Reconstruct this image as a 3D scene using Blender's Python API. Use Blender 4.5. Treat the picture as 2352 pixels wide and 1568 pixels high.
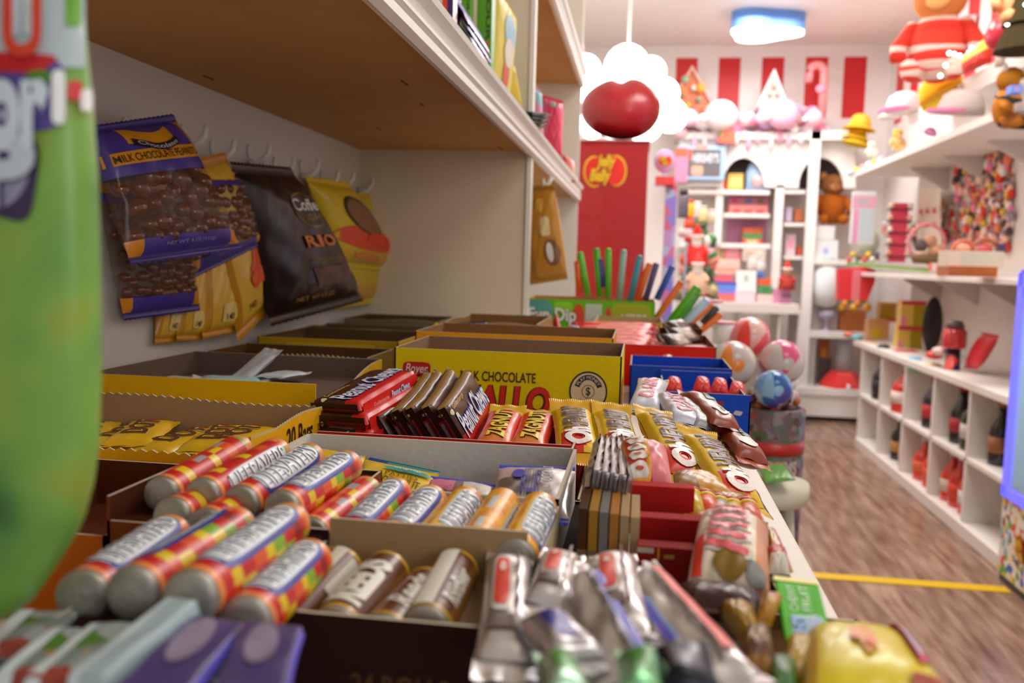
import bpy, bmesh, math, random
from mathutils import Vector, Matrix
random.seed(7)
for o in list(bpy.data.objects): bpy.data.objects.remove(o)
SC = bpy.context.scene
# ---------------------------------------------------------------- camera
W_, H_, F_ = 2352.0, 1568.0, 2000.0
EYE = 1.15
CT = 0.93                      # counter top height
def _c(px, py): return Vector((px - W_/2, -(py - H_/2), -F_))
_Y = _c(1475, 603).normalized()
_Z = _c(1475, 603).cross(_c(2475, 629)); _Z = -_Z if _Z.y < 0 else _Z
_Z.normalize(); _X = _Y.cross(_Z)
R_ = Matrix((_X, _Y, _Z))      # camera -> world
cam_d = bpy.data.cameras.new('camera'); cam = bpy.data.objects.new('camera', cam_d)
SC.collection.objects.link(cam); SC.camera = cam
cam.matrix_world = Matrix.Translation((0, 0, EYE)) @ R_.to_4x4()
cam_d.sensor_width = 36; cam_d.lens = F_ / W_ * 36; cam_d.clip_start = 0.02
cam_d.dof.use_dof = True; cam_d.dof.focus_distance = 0.77; cam_d.dof.aperture_fstop = 6.7
# ---------------------------------------------------------------- exposure, world, lights
SC.view_settings.view_transform = 'Standard'; SC.view_settings.look = 'None'
SC.view_settings.gamma = 1; SC.view_settings.use_curve_mapping = False
SC.view_settings.exposure = 0.0
wd = bpy.data.worlds.new('world'); SC.world = wd; wd.use_nodes = True
bg = wd.node_tree.nodes['Background']; bg.inputs[0].default_value = (0.93, 0.95, 1.0, 1); bg.inputs[1].default_value = 0.45
def area(name, loc, size, power, col, rot=(0, 0, 0), sy=None):
    l = bpy.data.lights.new(name, 'AREA'); l.energy = power; l.color = col
    l.shape = 'RECTANGLE'; l.size = size; l.size_y = sy or size
    o = bpy.data.objects.new(name, l); SC.collection.objects.link(o); o.location = loc; o.rotation_euler = rot
    return o
area('ceiling_light_front', (1.0, 0.5, 2.8), 0.9, 15, (1, .95, .88))
area('ceiling_light_middle', (0.9, 3.2, 2.8), 0.9, 38, (1, .96, .92))
area('ceiling_light_far', (0.8, 5.6, 2.8), 1.0, 34, (1, .95, .93))
wl = area('shop_window_daylight', (1.65, -1.5, 1.75), 1.0, 18, (.95, .97, 1))
wl.rotation_euler = (Vector((-.35, 1.5, 1.15)) - wl.location).to_track_quat('-Z', 'Y').to_euler()
# ---------------------------------------------------------------- materials
def lin(c): return c/12.92 if c <= .04045 else ((c+.055)/1.055)**2.4
def rgb(h):
    h = h.lstrip('#'); return tuple(lin(int(h[i:i+2], 16)/255) for i in (0, 2, 4))
_mats = {}
def mt(hexc, rough=.45, metal=0., bump=0., bscale=60., vary=.06, emit=0., spec=.5, alpha=1., coat=0.):
    key = (hexc, rough, metal, bump, bscale, vary, emit, alpha, coat)
    if key in _mats: return _mats[key]
    m = bpy.data.materials.new('mat_' + hexc.lstrip('#') + ('_foil' if metal else '')); m.use_nodes = True
    nt = m.node_tree; b = nt.nodes['Principled BSDF']; c = rgb(hexc)
    tc = nt.nodes.new('ShaderNodeTexCoord')
    nz = nt.nodes.new('ShaderNodeTexNoise'); nz.inputs['Scale'].default_value = bscale; nz.inputs['Detail'].default_value = 3
    nt.links.new(tc.outputs['Object'], nz.inputs['Vector'])
    mx = nt.nodes.new('ShaderNodeMix'); mx.data_type = 'RGBA'
    mx.inputs[6].default_value = tuple(x*(1-vary) for x in c) + (1,)
    mx.inputs[7].default_value = tuple(min(1, x*(1+vary)) for x in c) + (1,)
    nt.links.new(nz.outputs['Fac'], mx.inputs[0]); nt.links.new(mx.outputs[2], b.inputs['Base Color'])
    b.inputs['Roughness'].default_value = rough; b.inputs['Metallic'].default_value = metal
    if rough >= .6: b.inputs['Specular IOR Level'].default_value = .15
    b.inputs['Coat Weight'].default_value = coat; b.inputs['Alpha'].default_value = alpha
    if bump:
        bp = nt.nodes.new('ShaderNodeBump'); bp.inputs['Strength'].default_value = bump; bp.inputs['Distance'].default_value = .002
        nt.links.new(nz.outputs['Fac'], bp.inputs['Height']); nt.links.new(bp.outputs[0], b.inputs['Normal'])
    if emit:
        b.inputs['Emission Color'].default_value = c + (1,); b.inputs['Emission Strength'].default_value = emit
    _mats[key] = m; return m
def film(h): return mt(h, .36, 0, .1, 22, .08, coat=.12)            # glossy printed wrapper
def foil(h='#c9c9cc'): return mt(h, .3, .88, .3, 40, .1)
def card(h): return mt(h, .8, 0, .15, 200, .08)
def paint(h): return mt(h, .5, 0, .05, 20, .03)
def multi(cols, scale=30, rough=.4, kind='vor', stretch=(1, 1, 1)):
    """printed pattern: cells of several flat colours"""
    key = ('multi', tuple(cols), scale, rough, stretch)
    if key in _mats: return _mats[key]
    m = bpy.data.materials.new('mat_pattern'); m.use_nodes = True; nt = m.node_tree; b = nt.nodes['Principled BSDF']
    tc = nt.nodes.new('ShaderNodeTexCoord'); mp = nt.nodes.new('ShaderNodeMapping'); mp.inputs['Scale'].default_value = stretch
    vo = nt.nodes.new('ShaderNodeTexVoronoi'); vo.inputs['Scale'].default_value = scale
    cr = nt.nodes.new('ShaderNodeValToRGB'); cr.color_ramp.interpolation = 'CONSTANT'
    sp = nt.nodes.new('ShaderNodeSeparateColor')
    nt.links.new(tc.outputs['Object'], mp.inputs[0]); nt.links.new(mp.outputs[0], vo.inputs['Vector'])
    nt.links.new(vo.outputs['Color'], sp.inputs[0]); nt.links.new(sp.outputs[0], cr.inputs[0]); nt.links.new(cr.outputs[0], b.inputs['Base Color'])
    e = cr.color_ramp.elements
    while len(e) < len(cols): e.new(0.5)
    for i, c in enumerate(cols):
        e[i].position = i/len(cols); e[i].color = rgb(c) + (1,)
    b.inputs['Roughness'].default_value = rough
    _mats[key] = m; return m
def blotch(cols, scale=12, rough=.35, lo=.3, hi=.7):
    m = bpy.data.materials.new('mat_blotch'); m.use_nodes = True; nt = m.node_tree; b = nt.nodes['Principled BSDF']
    tc = nt.nodes.new('ShaderNodeTexCoord'); nz = nt.nodes.new('ShaderNodeTexNoise'); nz.inputs['Scale'].default_value = scale; nz.inputs['Detail'].default_value = 2
    cr = nt.nodes.new('ShaderNodeValToRGB'); e = cr.color_ramp.elements
    nt.links.new(tc.outputs['Object'], nz.inputs['Vector']); nt.links.new(nz.outputs['Fac'], cr.inputs[0]); nt.links.new(cr.outputs[0], b.inputs['Base Color'])
    while len(e) < len(cols): e.new(.5)
    for i, c in enumerate(cols): e[i].position = lo+(hi-lo)*i/(len(cols)-1); e[i].color = rgb(c)+(1,)
    b.inputs['Roughness'].default_value = rough; return m
# ---------------------------------------------------------------- pixel -> world point
ORG = Vector((0, 0, EYE))
def ray(px, py): return R_ @ _c(px, py)
def pY(px, py, Y):
    d = ray(px, py); return ORG + d * (Y / d.y)
def pZ(px, py, z):
    d = ray(px, py); return ORG + d * ((z - EYE) / d.z)
def pX(px, py, X):
    d = ray(px, py); return ORG + d * (X / d.x)
# ---------------------------------------------------------------- things
def tag(o, label=None, cat=None, group=None, kind=None):
    if label: o['label'] = label
    if cat: o['category'] = cat
    if group: o['group'] = group
    if kind: o['kind'] = kind
    return o
def thing(name, label, cat, mw=None, group=None):
    o = bpy.data.objects.new(name, None); SC.collection.objects.link(o); o.empty_display_size = .01
    if mw is not None: o.matrix_world = mw if isinstance(mw, Matrix) else Matrix.Translation(Vector(mw))
    return tag(o, label, cat, group)
def copy_tree(o, parent=None):
    c = o.copy(); SC.collection.objects.link(c)
    if parent: c.parent = parent
    for ch in KIDS.get(o.name, []):
        copy_tree(ch, c)
    return c
KIDS = {}
def copy_thing(o, mw, label, group=None):
    def rec(s, par):
        c = s.copy(); SC.collection.objects.link(c)
        if par: c.parent = par
        for ch in KIDS.get(s.name, []): rec(ch, c)
        return c
    c = rec(o, None); c.matrix_world = mw; c['label'] = label
    if group: c['group'] = group
    return c
class MB:
    def __init__(s): s.v = []; s.f = []; s.m = []; s.sm = []
    def add(s, vs, fs, mi=0, smooth=False):
        n = len(s.v); s.v += [tuple(v) for v in vs]
        for k, f in enumerate(fs):
            s.f.append(tuple(i+n for i in f)); s.m.append(mi[k] if isinstance(mi, list) else mi); s.sm.append(smooth)
    def box(s, a, b, mi=0, mx=None):
        x0, y0, z0 = a; x1, y1, z1 = b
        vs = [(x0,y0,z0),(x1,y0,z0),(x1,y1,z0),(x0,y1,z0),(x0,y0,z1),(x1,y0,z1),(x1,y1,z1),(x0,y1,z1)]
        if mx is not None: vs = [mx @ Vector(v) for v in vs]
        s.add(vs, [(0,3,2,1),(4,5,6,7),(0,1,5,4),(1,2,6,5),(2,3,7,6),(3,0,4,7)], mi)
    def grid(s, fn, nu, nv, mi=0, smooth=True, mf=None, flip=False):
        vs = [fn(i/nu, j/nv) for i in range(nu+1) for j in range(nv+1)]
        fs = []; ms = []
        for i in range(nu):
            for j in range(nv):
                a = i*(nv+1)+j; q = (a, a+nv+1, a+nv+2, a+1)
                fs.append(q[::-1] if flip else q); ms.append(mf((i+.5)/nu, (j+.5)/nv) if mf else mi)
        s.add(vs, fs, ms, smooth)
    def lathe(s, prof, n=20, mi=0, smooth=True, mx=None, mf=None, sx=1, sy=1):
        vs = []; fs = []; ms = []
        for r, z in prof:
            for k in range(n):
                a = 2*math.pi*k/n; p = Vector((r*math.cos(a)*sx, r*math.sin(a)*sy, z)); vs.append(mx @ p if mx is not None else p)
        for i in range(len(prof)-1):
            for k in range(n):
                fs.append((i*n+k, i*n+(k+1) % n, (i+1)*n+(k+1) % n, (i+1)*n+k)); ms.append(mf(i, k) if mf else mi)
        fs.append(tuple(range(n))[::-1]); ms.append(mf(0, 0) if mf else mi)
        fs.append(tuple((len(prof)-1)*n+k for k in range(n))); ms.append(mf(len(prof)-2, 0) if mf else mi)
        s.add(vs, fs, ms, smooth)
    def ball(s, c, r, n=14, mi=0, mx=None):
        rx, ry, rz = r if isinstance(r, (tuple, list)) else (r, r, r)
        M = Matrix.Translation(Vector(c)) if mx is None else Matrix.Translation(Vector(c)) @ mx
        prof = [(max(.001, math.sin(math.pi*i/(n//2+2))), -math.cos(math.pi*i/(n//2+2))) for i in range(n//2+3)]
        s.lathe([(p, z) for p, z in prof], n, mi, True, M @ Matrix.Diagonal((rx, ry, rz, 1)))
    def tube(s, pts, r, n=8, mi=0):
        pts = [Vector(p) for p in pts]; vs = []; up = Vector((0, 0, 1))
        rr = r if isinstance(r, list) else [r]*len(pts)
        for i, p in enumerate(pts):
            d = (pts[min(i+1, len(pts)-1)] - pts[max(i-1, 0)]).normalized()
            a = d.cross(up); a = a.normalized() if a.length > .05 else d.cross(Vector((1, 0, 0))).normalized()
            b = d.cross(a)
            for k in range(n):
                t = 2*math.pi*k/n; vs.append(p + (a*math.cos(t) + b*math.sin(t))*rr[i])
        fs = [(i*n+k, i*n+(k+1) % n, (i+1)*n+(k+1) % n, (i+1)*n+k) for i in range(len(pts)-1) for k in range(n)]
        fs += [tuple(range(n))[::-1], tuple((len(pts)-1)*n+k for k in range(n))]
        s.add(vs, fs, mi, True)
    def prism(s, poly, z0, z1, mi=0, mx=None, side=None):
        n = len(poly); vs = [Vector((x, y, z0)) for x, y in poly] + [Vector((x, y, z1)) for x, y in poly]
        if mx is not None: vs = [mx @ v for v in vs]
        fs = [tuple(range(n))[::-1], tuple(range(n, 2*n))] + [(i, (i+1) % n, n+(i+1) % n, n+i) for i in range(n)]
        s.add(vs, fs, [mi, mi] + [mi if side is None else side]*n)
    def build(s, name, mats, parent=None, label=None, bevel=0., kind=None):
        me = bpy.data.meshes.new(name); me.from_pydata(s.v, [], s.f)
        mats = mats if isinstance(mats, (list, tuple)) else [mats]
        for m in mats: me.materials.append(m)
        me.polygons.foreach_set('material_index', s.m); me.polygons.foreach_set('use_smooth', s.sm); me.update()
        o = bpy.data.objects.new(name, me); SC.collection.objects.link(o)
        if parent: o.parent = parent; KIDS.setdefault(parent.name, []).append(o)
        if bevel:
            b = o.modifiers.new('bevel', 'BEVEL'); b.width = bevel; b.segments = 2; b.limit_method = 'ANGLE'
        if label: o['label'] = label
        if kind: o['kind'] = kind
        return o
def struct(name, mb, mats, **k): return mb.build(name, mats, kind='structure', **k)
# ---------------------------------------------------------------- lettering, patches
_txt = {}
def text_raw(s, bold=0., shear=0., cuts=0):
    key = (s, bold, shear, cuts)
    if key in _txt: return _txt[key]
    cu = bpy.data.curves.new('t', 'FONT'); cu.body = s; cu.offset = bold; cu.shear = shear; cu.resolution_u = 4
    ob = bpy.data.objects.new('t', cu); SC.collection.objects.link(ob)
    dg = bpy.context.evaluated_depsgraph_get(); me = bpy.data.meshes.new_from_object(ob.evaluated_get(dg))
    bm = bmesh.new(); bm.from_mesh(me); bmesh.ops.triangulate(bm, faces=bm.faces)
    xs = [v.co.x for v in bm.verts] or [0, 1]; ys = [v.co.y for v in bm.verts] or [0, 1]
    x0, x1, y0, y1 = min(xs), max(xs), min(ys), max(ys)
    for v in bm.verts: v.co = ((v.co.x-x0)/(x1-x0), (v.co.y-y0)/(y1-y0), 0)
    for k in range(1, cuts):
        for no, c in (((1, 0, 0), (k/cuts, 0, 0)), ((0, 1, 0), (0, k/cuts, 0))):
            bmesh.ops.bisect_plane(bm, geom=bm.verts[:]+bm.edges[:]+bm.faces[:], plane_co=c, plane_no=no)
    vs = [tuple(v.co) for v in bm.verts]; fs = [tuple(v.index for v in f.verts) for f in bm.faces]
    bm.free(); bpy.data.objects.remove(ob); bpy.data.curves.remove(cu); bpy.data.meshes.remove(me)
    _txt[key] = (vs, fs); return _txt[key]
def letters(parent, s, fn, rect, col, out=None, bold=.01, shear=0., cuts=6, eps=.0006, name='lettering', rough=.4, outw=.035, rot=0):
    """text fitted into rect (u0,v0,u1,v1) of the surface fn(u,v,eps); reading along +u"""
    u0, v0, u1, v1 = rect; mb = MB(); mats = []
    def M(x, y, e):
        if rot == 1: x, y = 1-y, x       # reads along +v
        if rot == 3: x, y = y, 1-x
        return fn(u0+(u1-u0)*x, v0+(v1-v0)*y, e)
    layers = ([(bold+outw, out, eps)] if out else []) + [(bold, col, eps*1.9 if out else eps)]
    for b, c, e in layers:
        vs, fs = text_raw(s, b, shear, cuts); mb.add([M(x, y, e) for x, y, _ in vs], fs, len(mats)); mats.append(mt(c, rough))
    return mb.build(name, mats, parent)
def patch(parent, fn, rect, col, eps=.0004, shape='rect', n=(20, 10), name='printed_panel', mat=None, ang=0):
    u0, v0, u1, v1 = rect; mb = MB()
    cu, cv, ru, rv = (u0+u1)/2, (v0+v1)/2, (u1-u0)/2, (v1-v0)/2; ca, sa = math.cos(ang), math.sin(ang)
    def T(a, b):
        return fn(cu+ru*(a*ca-b*sa), cv+rv*(a*sa+b*ca), eps)
    if shape == 'rect':
        mb.grid(lambda a, b: T(2*a-1, 2*b-1), n[0], n[1], 0, False)
    else:
        p = {'disc': 2., 'round': 5.}[shape]
        def D(a, b):
            t = 2*math.pi*a; c, s_ = math.cos(t), math.sin(t); k = (abs(c)**p+abs(s_)**p)**(-1/p)*max(b, .001)
            return T(c*k, s_*k)
        mb.grid(D, 32, 6, 0, False)
    return mb.build(name, mat or mt(col, .4), parent)
def flat(o, ex, ey):
    o, ex, ey = Vector(o), Vector(ex), Vector(ey); n = ex.cross(ey).normalized()
    return lambda u, v, e=0: o + ex*u + ey*v + n*e
# ---------------------------------------------------------------- frames
def frame(p0, p1, roll=0., up=Vector((0, 0, 1))):
    """x axis p0->p1, z up rolled about x; origin at middle"""
    x = (p1-p0).normalized(); y = up.cross(x).normalized(); z = x.cross(y)
    R = Matrix((x, y, z)).transposed().to_4x4() @ Matrix.Rotation(math.radians(roll), 4, 'X')
    return Matrix.Translation((p0+p1)/2) @ R
# ---------------------------------------------------------------- wrapped candy bar
def bar_surf(L, W, T, taper=.22, pw=3.):
    def h(x, y):
        t = min(1, max(0, (L/2-abs(x))/(L*taper))); e = math.sqrt(max(0, 1-(1-t)**2)); s_ = min(1, abs(y)/(W/2))
        return T/2*e*math.sqrt(max(0, 1-s_**pw)) + .0004
    return h
def bar(name, label, cat, L, W, T, cols, zone=None, fin=.008, fincol=None, group=None, mw=None, metal=False, block=False, crink=.0003, seed=1, wname='wrapper', mats=None, part_label=None, finup=0., finw=1.03):
    root = thing(name, label, cat, mw, group); rnd = random.Random(seed)
    h = bar_surf(L, W, T, .05 if block else .22, 14. if block else 3.)
    ph = [rnd.uniform(0, 6) for _ in range(6)]
    def cr(x, y): return crink*(math.sin(x*210+ph[0]+y*90)*math.sin(y*260+ph[1]) + .8*math.sin(x*90+y*330+ph[2]))
    def wd(x):
        return 1 - .06*math.sin(math.pi*min(1, max(0, .5+x/L)))
    def S(x, y, e=0): return Vector((x, y*wd(x), h(x, y) + cr(x, y) + e))
    mats = mats or [(foil(c) if metal else film(c)) for c in cols]
    mb = MB(); nu, nv = 34, 16
    mb.grid(lambda a, b: S((a-.5)*L, (b-.5)*W), nu, nv, 0, True, (lambda a, b: zone(2*a-1, 2*b-1)) if zone else None)
    mb.grid(lambda a, b: Vector(((a-.5)*L, (b-.5)*W*wd((a-.5)*L), -h((a-.5)*L, (b-.5)*W))), nu, nv, 0, True, (lambda a, b: zone(2*a-1, 2*b-1)) if zone else None, True)
    mb.build(wname, mats, root, part_label)
    if fin:
        fm = (foil if metal else film)(fincol or cols[0])
        for sgn in (-1, 1):
            f = MB(); n = 22; bend = rnd.uniform(-.15, .3)
            def F(a, b):
                x = L/2 - .001 + fin*a + (.0016*((int(round(b*n*2)) % 2)) if a > .99 else 0)
                return Vector((sgn*(x-(abs(finup)*.3*fin*a)), (b-.5)*W*(1.03+(finw-1.03)*a), (bend+(finup if sgn > 0 else -finup*.3))*fin*a + .0005*math.sin(a*16) + .0006*math.sin(b*14+sgn)*a))
            f.grid(F, 5, n*2, 0, False, flip=sgn < 0)
            f.build('crimped_end', fm, root)
    return root, S
# ---------------------------------------------------------------- pouch from four corners (bl, br, tr, tl)
def pouch(name, label, cat, bl, br, tr, tl, T, cols, zone=None, seal=.07, sealcol=None, botcol=None, group=None, mats=None, crink=.014, tooth=True, wname='pouch_body', seed=1, nu=34, nv=40):
    bl, br, tr, tl = map(Vector, (bl, br, tr, tl)); o = (bl+br+tr+tl)/4
    n = (br-bl).cross(tl-bl).normalized()
    if n.dot(ORG-o) < 0: n = -n
    root = thing(name, label, cat, o, group); rnd = random.Random(seed); ph = [rnd.uniform(0, 6) for _ in range(5)]
    def B(u, v): return (bl*(1-u)+br*u)*(1-v) + (tl*(1-u)+tr*u)*v - o
    def pr(u, v):
        w = max(0, min(1, (v-seal)/(1-2*seal)))
        a = max(0, 1-abs(2*u-1)**3.2)**.5 * max(0, 1-abs(2*w-1)**3.)**.55
        return a
    def S(u, v, e=0):
        a = pr(u, v); k = crink*T*(math.sin(u*19+ph[0]+v*5)*math.sin(v*17+ph[1]) + .7*math.sin(u*31-v*23+ph[2]))*min(1, a*3)
        return B(u, v) + n*(T*.5*a + k*.9 + e*1.6)
    mats = mats or [film(c) for c in cols]
    mb = MB(); zf = (lambda a, b: zone(a, seal+(1-2*seal)*b)) if zone else None
    mb.grid(lambda a, b: S(a, seal+(1-2*seal)*b), nu, nv, 0, True, zf)
    mb.grid(lambda a, b: B(a, seal+(1-2*seal)*b) - n*T*.5*pr(a, seal+(1-2*seal)*b), nu, nv, 0, True, zf, True)
    mb.build(wname, mats, root)
    for v0, v1, nm, c in ((1-seal, 1, 'top_seal', sealcol), (seal, 0, 'bottom_seal', botcol or sealcol)):
        if seal < .01: break
        f = MB()
        def Fn(a, b):
            p = B(b, v0+(v1-v0)*a) + n*.0008*math.sin(a*18)
            if tooth and a > .99 and int(round(b*36)) % 2: p += (B(b, v1)-B(b, v0))*.12
            return p
        f.grid(Fn, 4, 36, 0, False); f.build(nm, film(c or cols[0]), root)
    return root, S
# ---------------------------------------------------------------- roll of candy
def roll_surf(r): return lambda u, v, e=0: Vector((u, (r+e)*math.sin(v/r), (r+e)*math.cos(v/r)))
def candy_roll(name, label, L, r, pat, endmat, group=None, mw=None):
    """pat: (mats, fn(i along 0..1, k angle 0..1)->slot)"""
    root = thing(name, label, 'candy roll', mw, group); mats, fn = pat; mb = MB(); n = 32; nu = 24; lb = L*.94
    mb.grid(lambda a, b: Vector(((a-.5)*lb, r*math.sin(2*math.pi*b), r*math.cos(2*math.pi*b))), nu, n, 0, True, fn)
    mb.build('paper_wrapper', mats, root)
    for sg in (-1, 1):
        e = MB(); pr = [(r*.985, lb/2-.001), (r*.97, L/2-.0015), (r*.88, L/2), (r*.55, L/2-.0006), (r*.3, L/2+.0004), (.0005, L/2)]
        M = Matrix.Rotation(math.radians(90*sg), 4, 'Y')
        e.lathe(pr, 24, 0, True, M); e.build('foil_end', endmat, root)
    return root, roll_surf(r)
# ---------------------------------------------------------------- open display tray
def tray(name, label, x0, x1, y0, y1, z1, outer, inner, z0=CT, floor=None, zig=(), drop=None, group=None, yaw=0., t=.0018, cat='display box', innermat=None, curve=()):
    """drop: dict side->top z"""
    cx, cy = (x0+x1)/2, (y0+y1)/2; hx, hy = (x1-x0)/2, (y1-y0)/2
    root = thing(name, label, cat, Matrix.Translation((cx, cy, z0)) @ Matrix.Rotation(math.radians(yaw), 4, 'Z'), group)
    om = card(outer) if isinstance(outer, str) else outer; im = innermat or card(inner); H = z1-z0; drop = drop or {}
    fl = (floor-z0) if floor else .002
    def panel(nm, a, b, inn, key):
        a, b = Vector(a+(0,)), Vector(b+(0,)); hgt = drop.get(key, z1)-z0; n = 64 if key in zig else (16 if key in curve else 1); mb = MB()
        inn = Vector(inn+(0,))*t; vo = []; vi = []
        for i in range(n+1):
            p = a+(b-a)*(i/n); z = hgt
            if key in zig: z = hgt - (.0022 if i % 2 else 0) - .002*math.sin(i*.11)
            if key in curve: z = hgt*(.55+.45*(.5-.5*math.cos(math.pi*min(1, i/n*1.1))))
            vo += [p, p+Vector((0, 0, z))]; vi += [p+inn, p+inn+Vector((0, 0, z))]
        vs = vo+vi; N = len(vo); fs = []; ms = []
        for i in range(n):
            a0 = 2*i
            fs += [(a0, a0+2, a0+3, a0+1), (N+a0, N+a0+1, N+a0+3, N+a0+2), (a0+1, a0+3, N+a0+3, N+a0+1)]; ms += [0, 1, 2]
        fs += [(0, 1, N+1, N), (N-2, 2*N-2, 2*N-1, N-1)]; ms += [0, 0]
        mb.add(vs, fs, ms); return mb.build(nm, [om, im, card('#cfc4ae')], root)
    P = {}
    P['front'] = panel('front_panel', (-hx, -hy), (hx, -hy), (0, 1), 'front')
    P['back'] = panel('back_panel', (hx, hy), (-hx, hy), (0, -1), 'back')
    P['left'] = panel('side_panel', (-hx, hy), (-hx, -hy), (1, 0), 'left')
    P['right'] = panel('side_panel', (hx, -hy), (hx, hy), (-1, 0), 'right')
    mb = MB(); mb.box((-hx+t, -hy+t, 0), (hx-t, hy-t, fl), 0); mb.build('bottom_panel', im, root)
    root['_'] = 0; del root['_']
    fs = {'front': flat((-hx, -hy, 0), (1, 0, 0), (0, 0, 1)), 'right': flat((hx, -hy, 0), (0, 1, 0), (0, 0, 1)),
          'inback': flat((-hx, hy-t, 0), (1, 0, 0), (0, 0, 1))}
    return root, P, fs
def sub(root, P, key): return P[key]
# ================================================================ room shell
WB, WR, WL, CEIL = 7.15, 1.82, -.70, 2.85
m = MB(); m.box((WL-.1, -2.2, -.1), (3.4, WB+.1, 0))
def wood_floor():
    m = bpy.data.materials.new('mat_wood_floor'); m.use_nodes = True; nt = m.node_tree; b = nt.nodes['Principled BSDF']
    tc = nt.nodes.new('ShaderNodeTexCoord'); mp = nt.nodes.new('ShaderNodeMapping'); mp.inputs['Rotation'].default_value = (0, 0, math.radians(90))
    br = nt.nodes.new('ShaderNodeTexBrick'); br.inputs['Scale'].default_value = 1; br.inputs['Brick Width'].default_value = 1.3; br.inputs['Row Height'].default_value = .14
    br.inputs['Mortar Size'].default_value = .0015; br.inputs['Color1'].default_value = rgb('c0a188')+(1,); br.inputs['Color2'].default_value = rgb('a58670')+(1,); br.inputs['Mortar'].default_value = rgb('8a7060')+(1,)
    mp2 = nt.nodes.new('ShaderNodeMapping'); mp2.inputs['Scale'].default_value = (14, 1.6, 1)
    nz = nt.nodes.new('ShaderNodeTexNoise'); nz.inputs['Scale'].default_value = 2.2; nz.inputs['Detail'].default_value = 6
    cr = nt.nodes.new('ShaderNodeValToRGB'); cr.color_ramp.elements[0].position = .32; cr.color_ramp.elements[0].color = rgb('a58d80')+(1,); cr.color_ramp.elements[1].position = .68; cr.color_ramp.elements[1].color = (1, 1, 1, 1)
    mx = nt.nodes.new('ShaderNodeMix'); mx.data_type = 'RGBA'; mx.blend_type = 'MULTIPLY'; mx.inputs[0].default_value = 1
    L = nt.links.new; L(tc.outputs['Object'], mp.inputs[0]); L(mp.outputs[0], br.inputs[0]); L(tc.outputs['Object'], mp2.inputs[0]); L(mp2.outputs[0], nz.inputs[0])
    L(nz.outputs['Fac'], cr.inputs[0]); L(br.outputs['Color'], mx.inputs[6]); L(cr.outputs[0], mx.inputs[7]); L(mx.outputs[2], b.inputs['Base Color'])
    b.inputs['Roughness'].default_value = .24
    return m
struct('floor', m, wood_floor())
m = MB(); m.box((WL-.1, -2.2, CEIL), (3.4, WB+.1, CEIL+.1)); struct('ceiling', m, paint('#f3eee9'))
m = MB(); m.box((WL-.1, -2.2, 0), (WL, WB+.1, CEIL)); struct('wall_left', m, paint('#e9e4da'))
def stripes_wall(nm, lo, hi, ax, starts, w, z0, z1):
    mb = MB(); mb.box(lo, hi, 0); e = .004
    for s_ in starts:
        if ax == 'x': mb.box((s_, lo[1]-e, z0), (s_+w, lo[1], z1), 1)
        else: mb.box((lo[0]-e, s_, z0), (lo[0], s_+w, z1), 1)
    struct(nm, mb, [paint('#efe9e6'), paint('#cf1d20')])
stripes_wall('wall_back', (WL, WB, 0), (WR+.1, WB+.1, CEIL), 'x', [pY(px, 200, WB).x for px in (1448, 1551, 1649, 1748, 1848, 1936)], .165, 2.3, 2.76)
stripes_wall('wall_right', (WR, 3.3, 0), (WR+.1, WB, CEIL), 'y', [WB-.36-.355*k for k in range(9)], .17, 2.22, 2.76)
m = MB(); m.box((WR, -2.2, 0), (WR+.1, 3.3, CEIL)); struct('wall_right_front', m, paint('#e9e4de'))
m = MB(); m.box((.55, 3.27, .0005), (1.36, 3.33, .004)); 
tp = m.build('floor_tape', mt('#e0b400', .4)); tag(tp, 'yellow tape strip stuck across the wooden shop floor', 'tape')

# ================================================================ candy counter with shelves above (one fitted unit)
XB, XS, XC = -.665, -.262, .132      # back, shelf front, counter edge
ZS, ZT = EYE+.235, EYE+.288            # shelf underside / moulding top
YE = 3.45
unit = thing('candy_counter', 'white wooden candy counter with moulded shelf above and upright dividers', 'counter', (0, 0, 0))
wp = paint('#ece6da'); wpb = paint('#e6dccc')
def shade_tan_board():  # warm shade under the white shelf, painted into the boards as tan
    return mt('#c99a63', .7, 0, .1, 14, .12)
m = MB(); m.box((XB-.03, -.6, .0), (XB, YE, 2.6)); m.build('back_panel', paint('#d9d3cb'), unit)
m = MB(); m.box((XB, -.6, CT-.035), (XC-.022, 2.75, CT)); m.build('counter_top', mt('#e9e0d0', .45, 0, .05, 30, .05), unit)
m = MB(); m.box((XC-.0215, -.6, CT-.045), (XC, 2.75, CT+.001)); m.build('edge_trim', paint('#ece5d8'), unit, bevel=.003)
m = MB(); m.box((XB, -.5, 0), (XC-.03, 2.72, CT-.036)); m.build('cabinet_base', paint('#e8e2d6'), unit)
m = MB(); m.box((XB, -.6, ZS+.012), (XS, YE, ZS+.04)); m.build('shelf_board', shade_tan_board(), unit)
def mould(nm, x, z0, z1, ya, yb):
    h = z1-z0; prof = [(x, z0), (x+.006, z0-.004), (x+.014, z0+.002), (x+.014, z0+.012), (x+.008, z0+.018), (x+.008, z0+.3*h), (x+.016, z0+.36*h), (x+.016, z0+.44*h), (x+.01, z0+.52*h), (x+.013, z0+.7*h), (x+.022, z0+.86*h), (x+.024, z1), (x-.004, z1), (x-.004, z0)]
    mb = MB(); mx = Matrix(((1, 0, 0, 0), (0, 0, 1, 0), (0, 1, 0, 0), (0, 0, 0, 1)))
    mb.prism(prof, ya, yb, 0, mx); mb.build(nm, paint('#f4efe8'), unit)
mould('shelf_moulding', XS, ZS+.0, ZT, -.6, YE)
m = MB(); m.box((XB, 2.0, CT), (XS-.005, 2.018, ZS+.012)); m.build('divider_panel', paint('#e2d4b8'), unit)
m = MB(); m.box((XB, 2.0, ZS+.04), (XS-.005, 2.018, 2.6)); m.build('divider_panel', paint('#e6dcc0'), unit)
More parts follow.
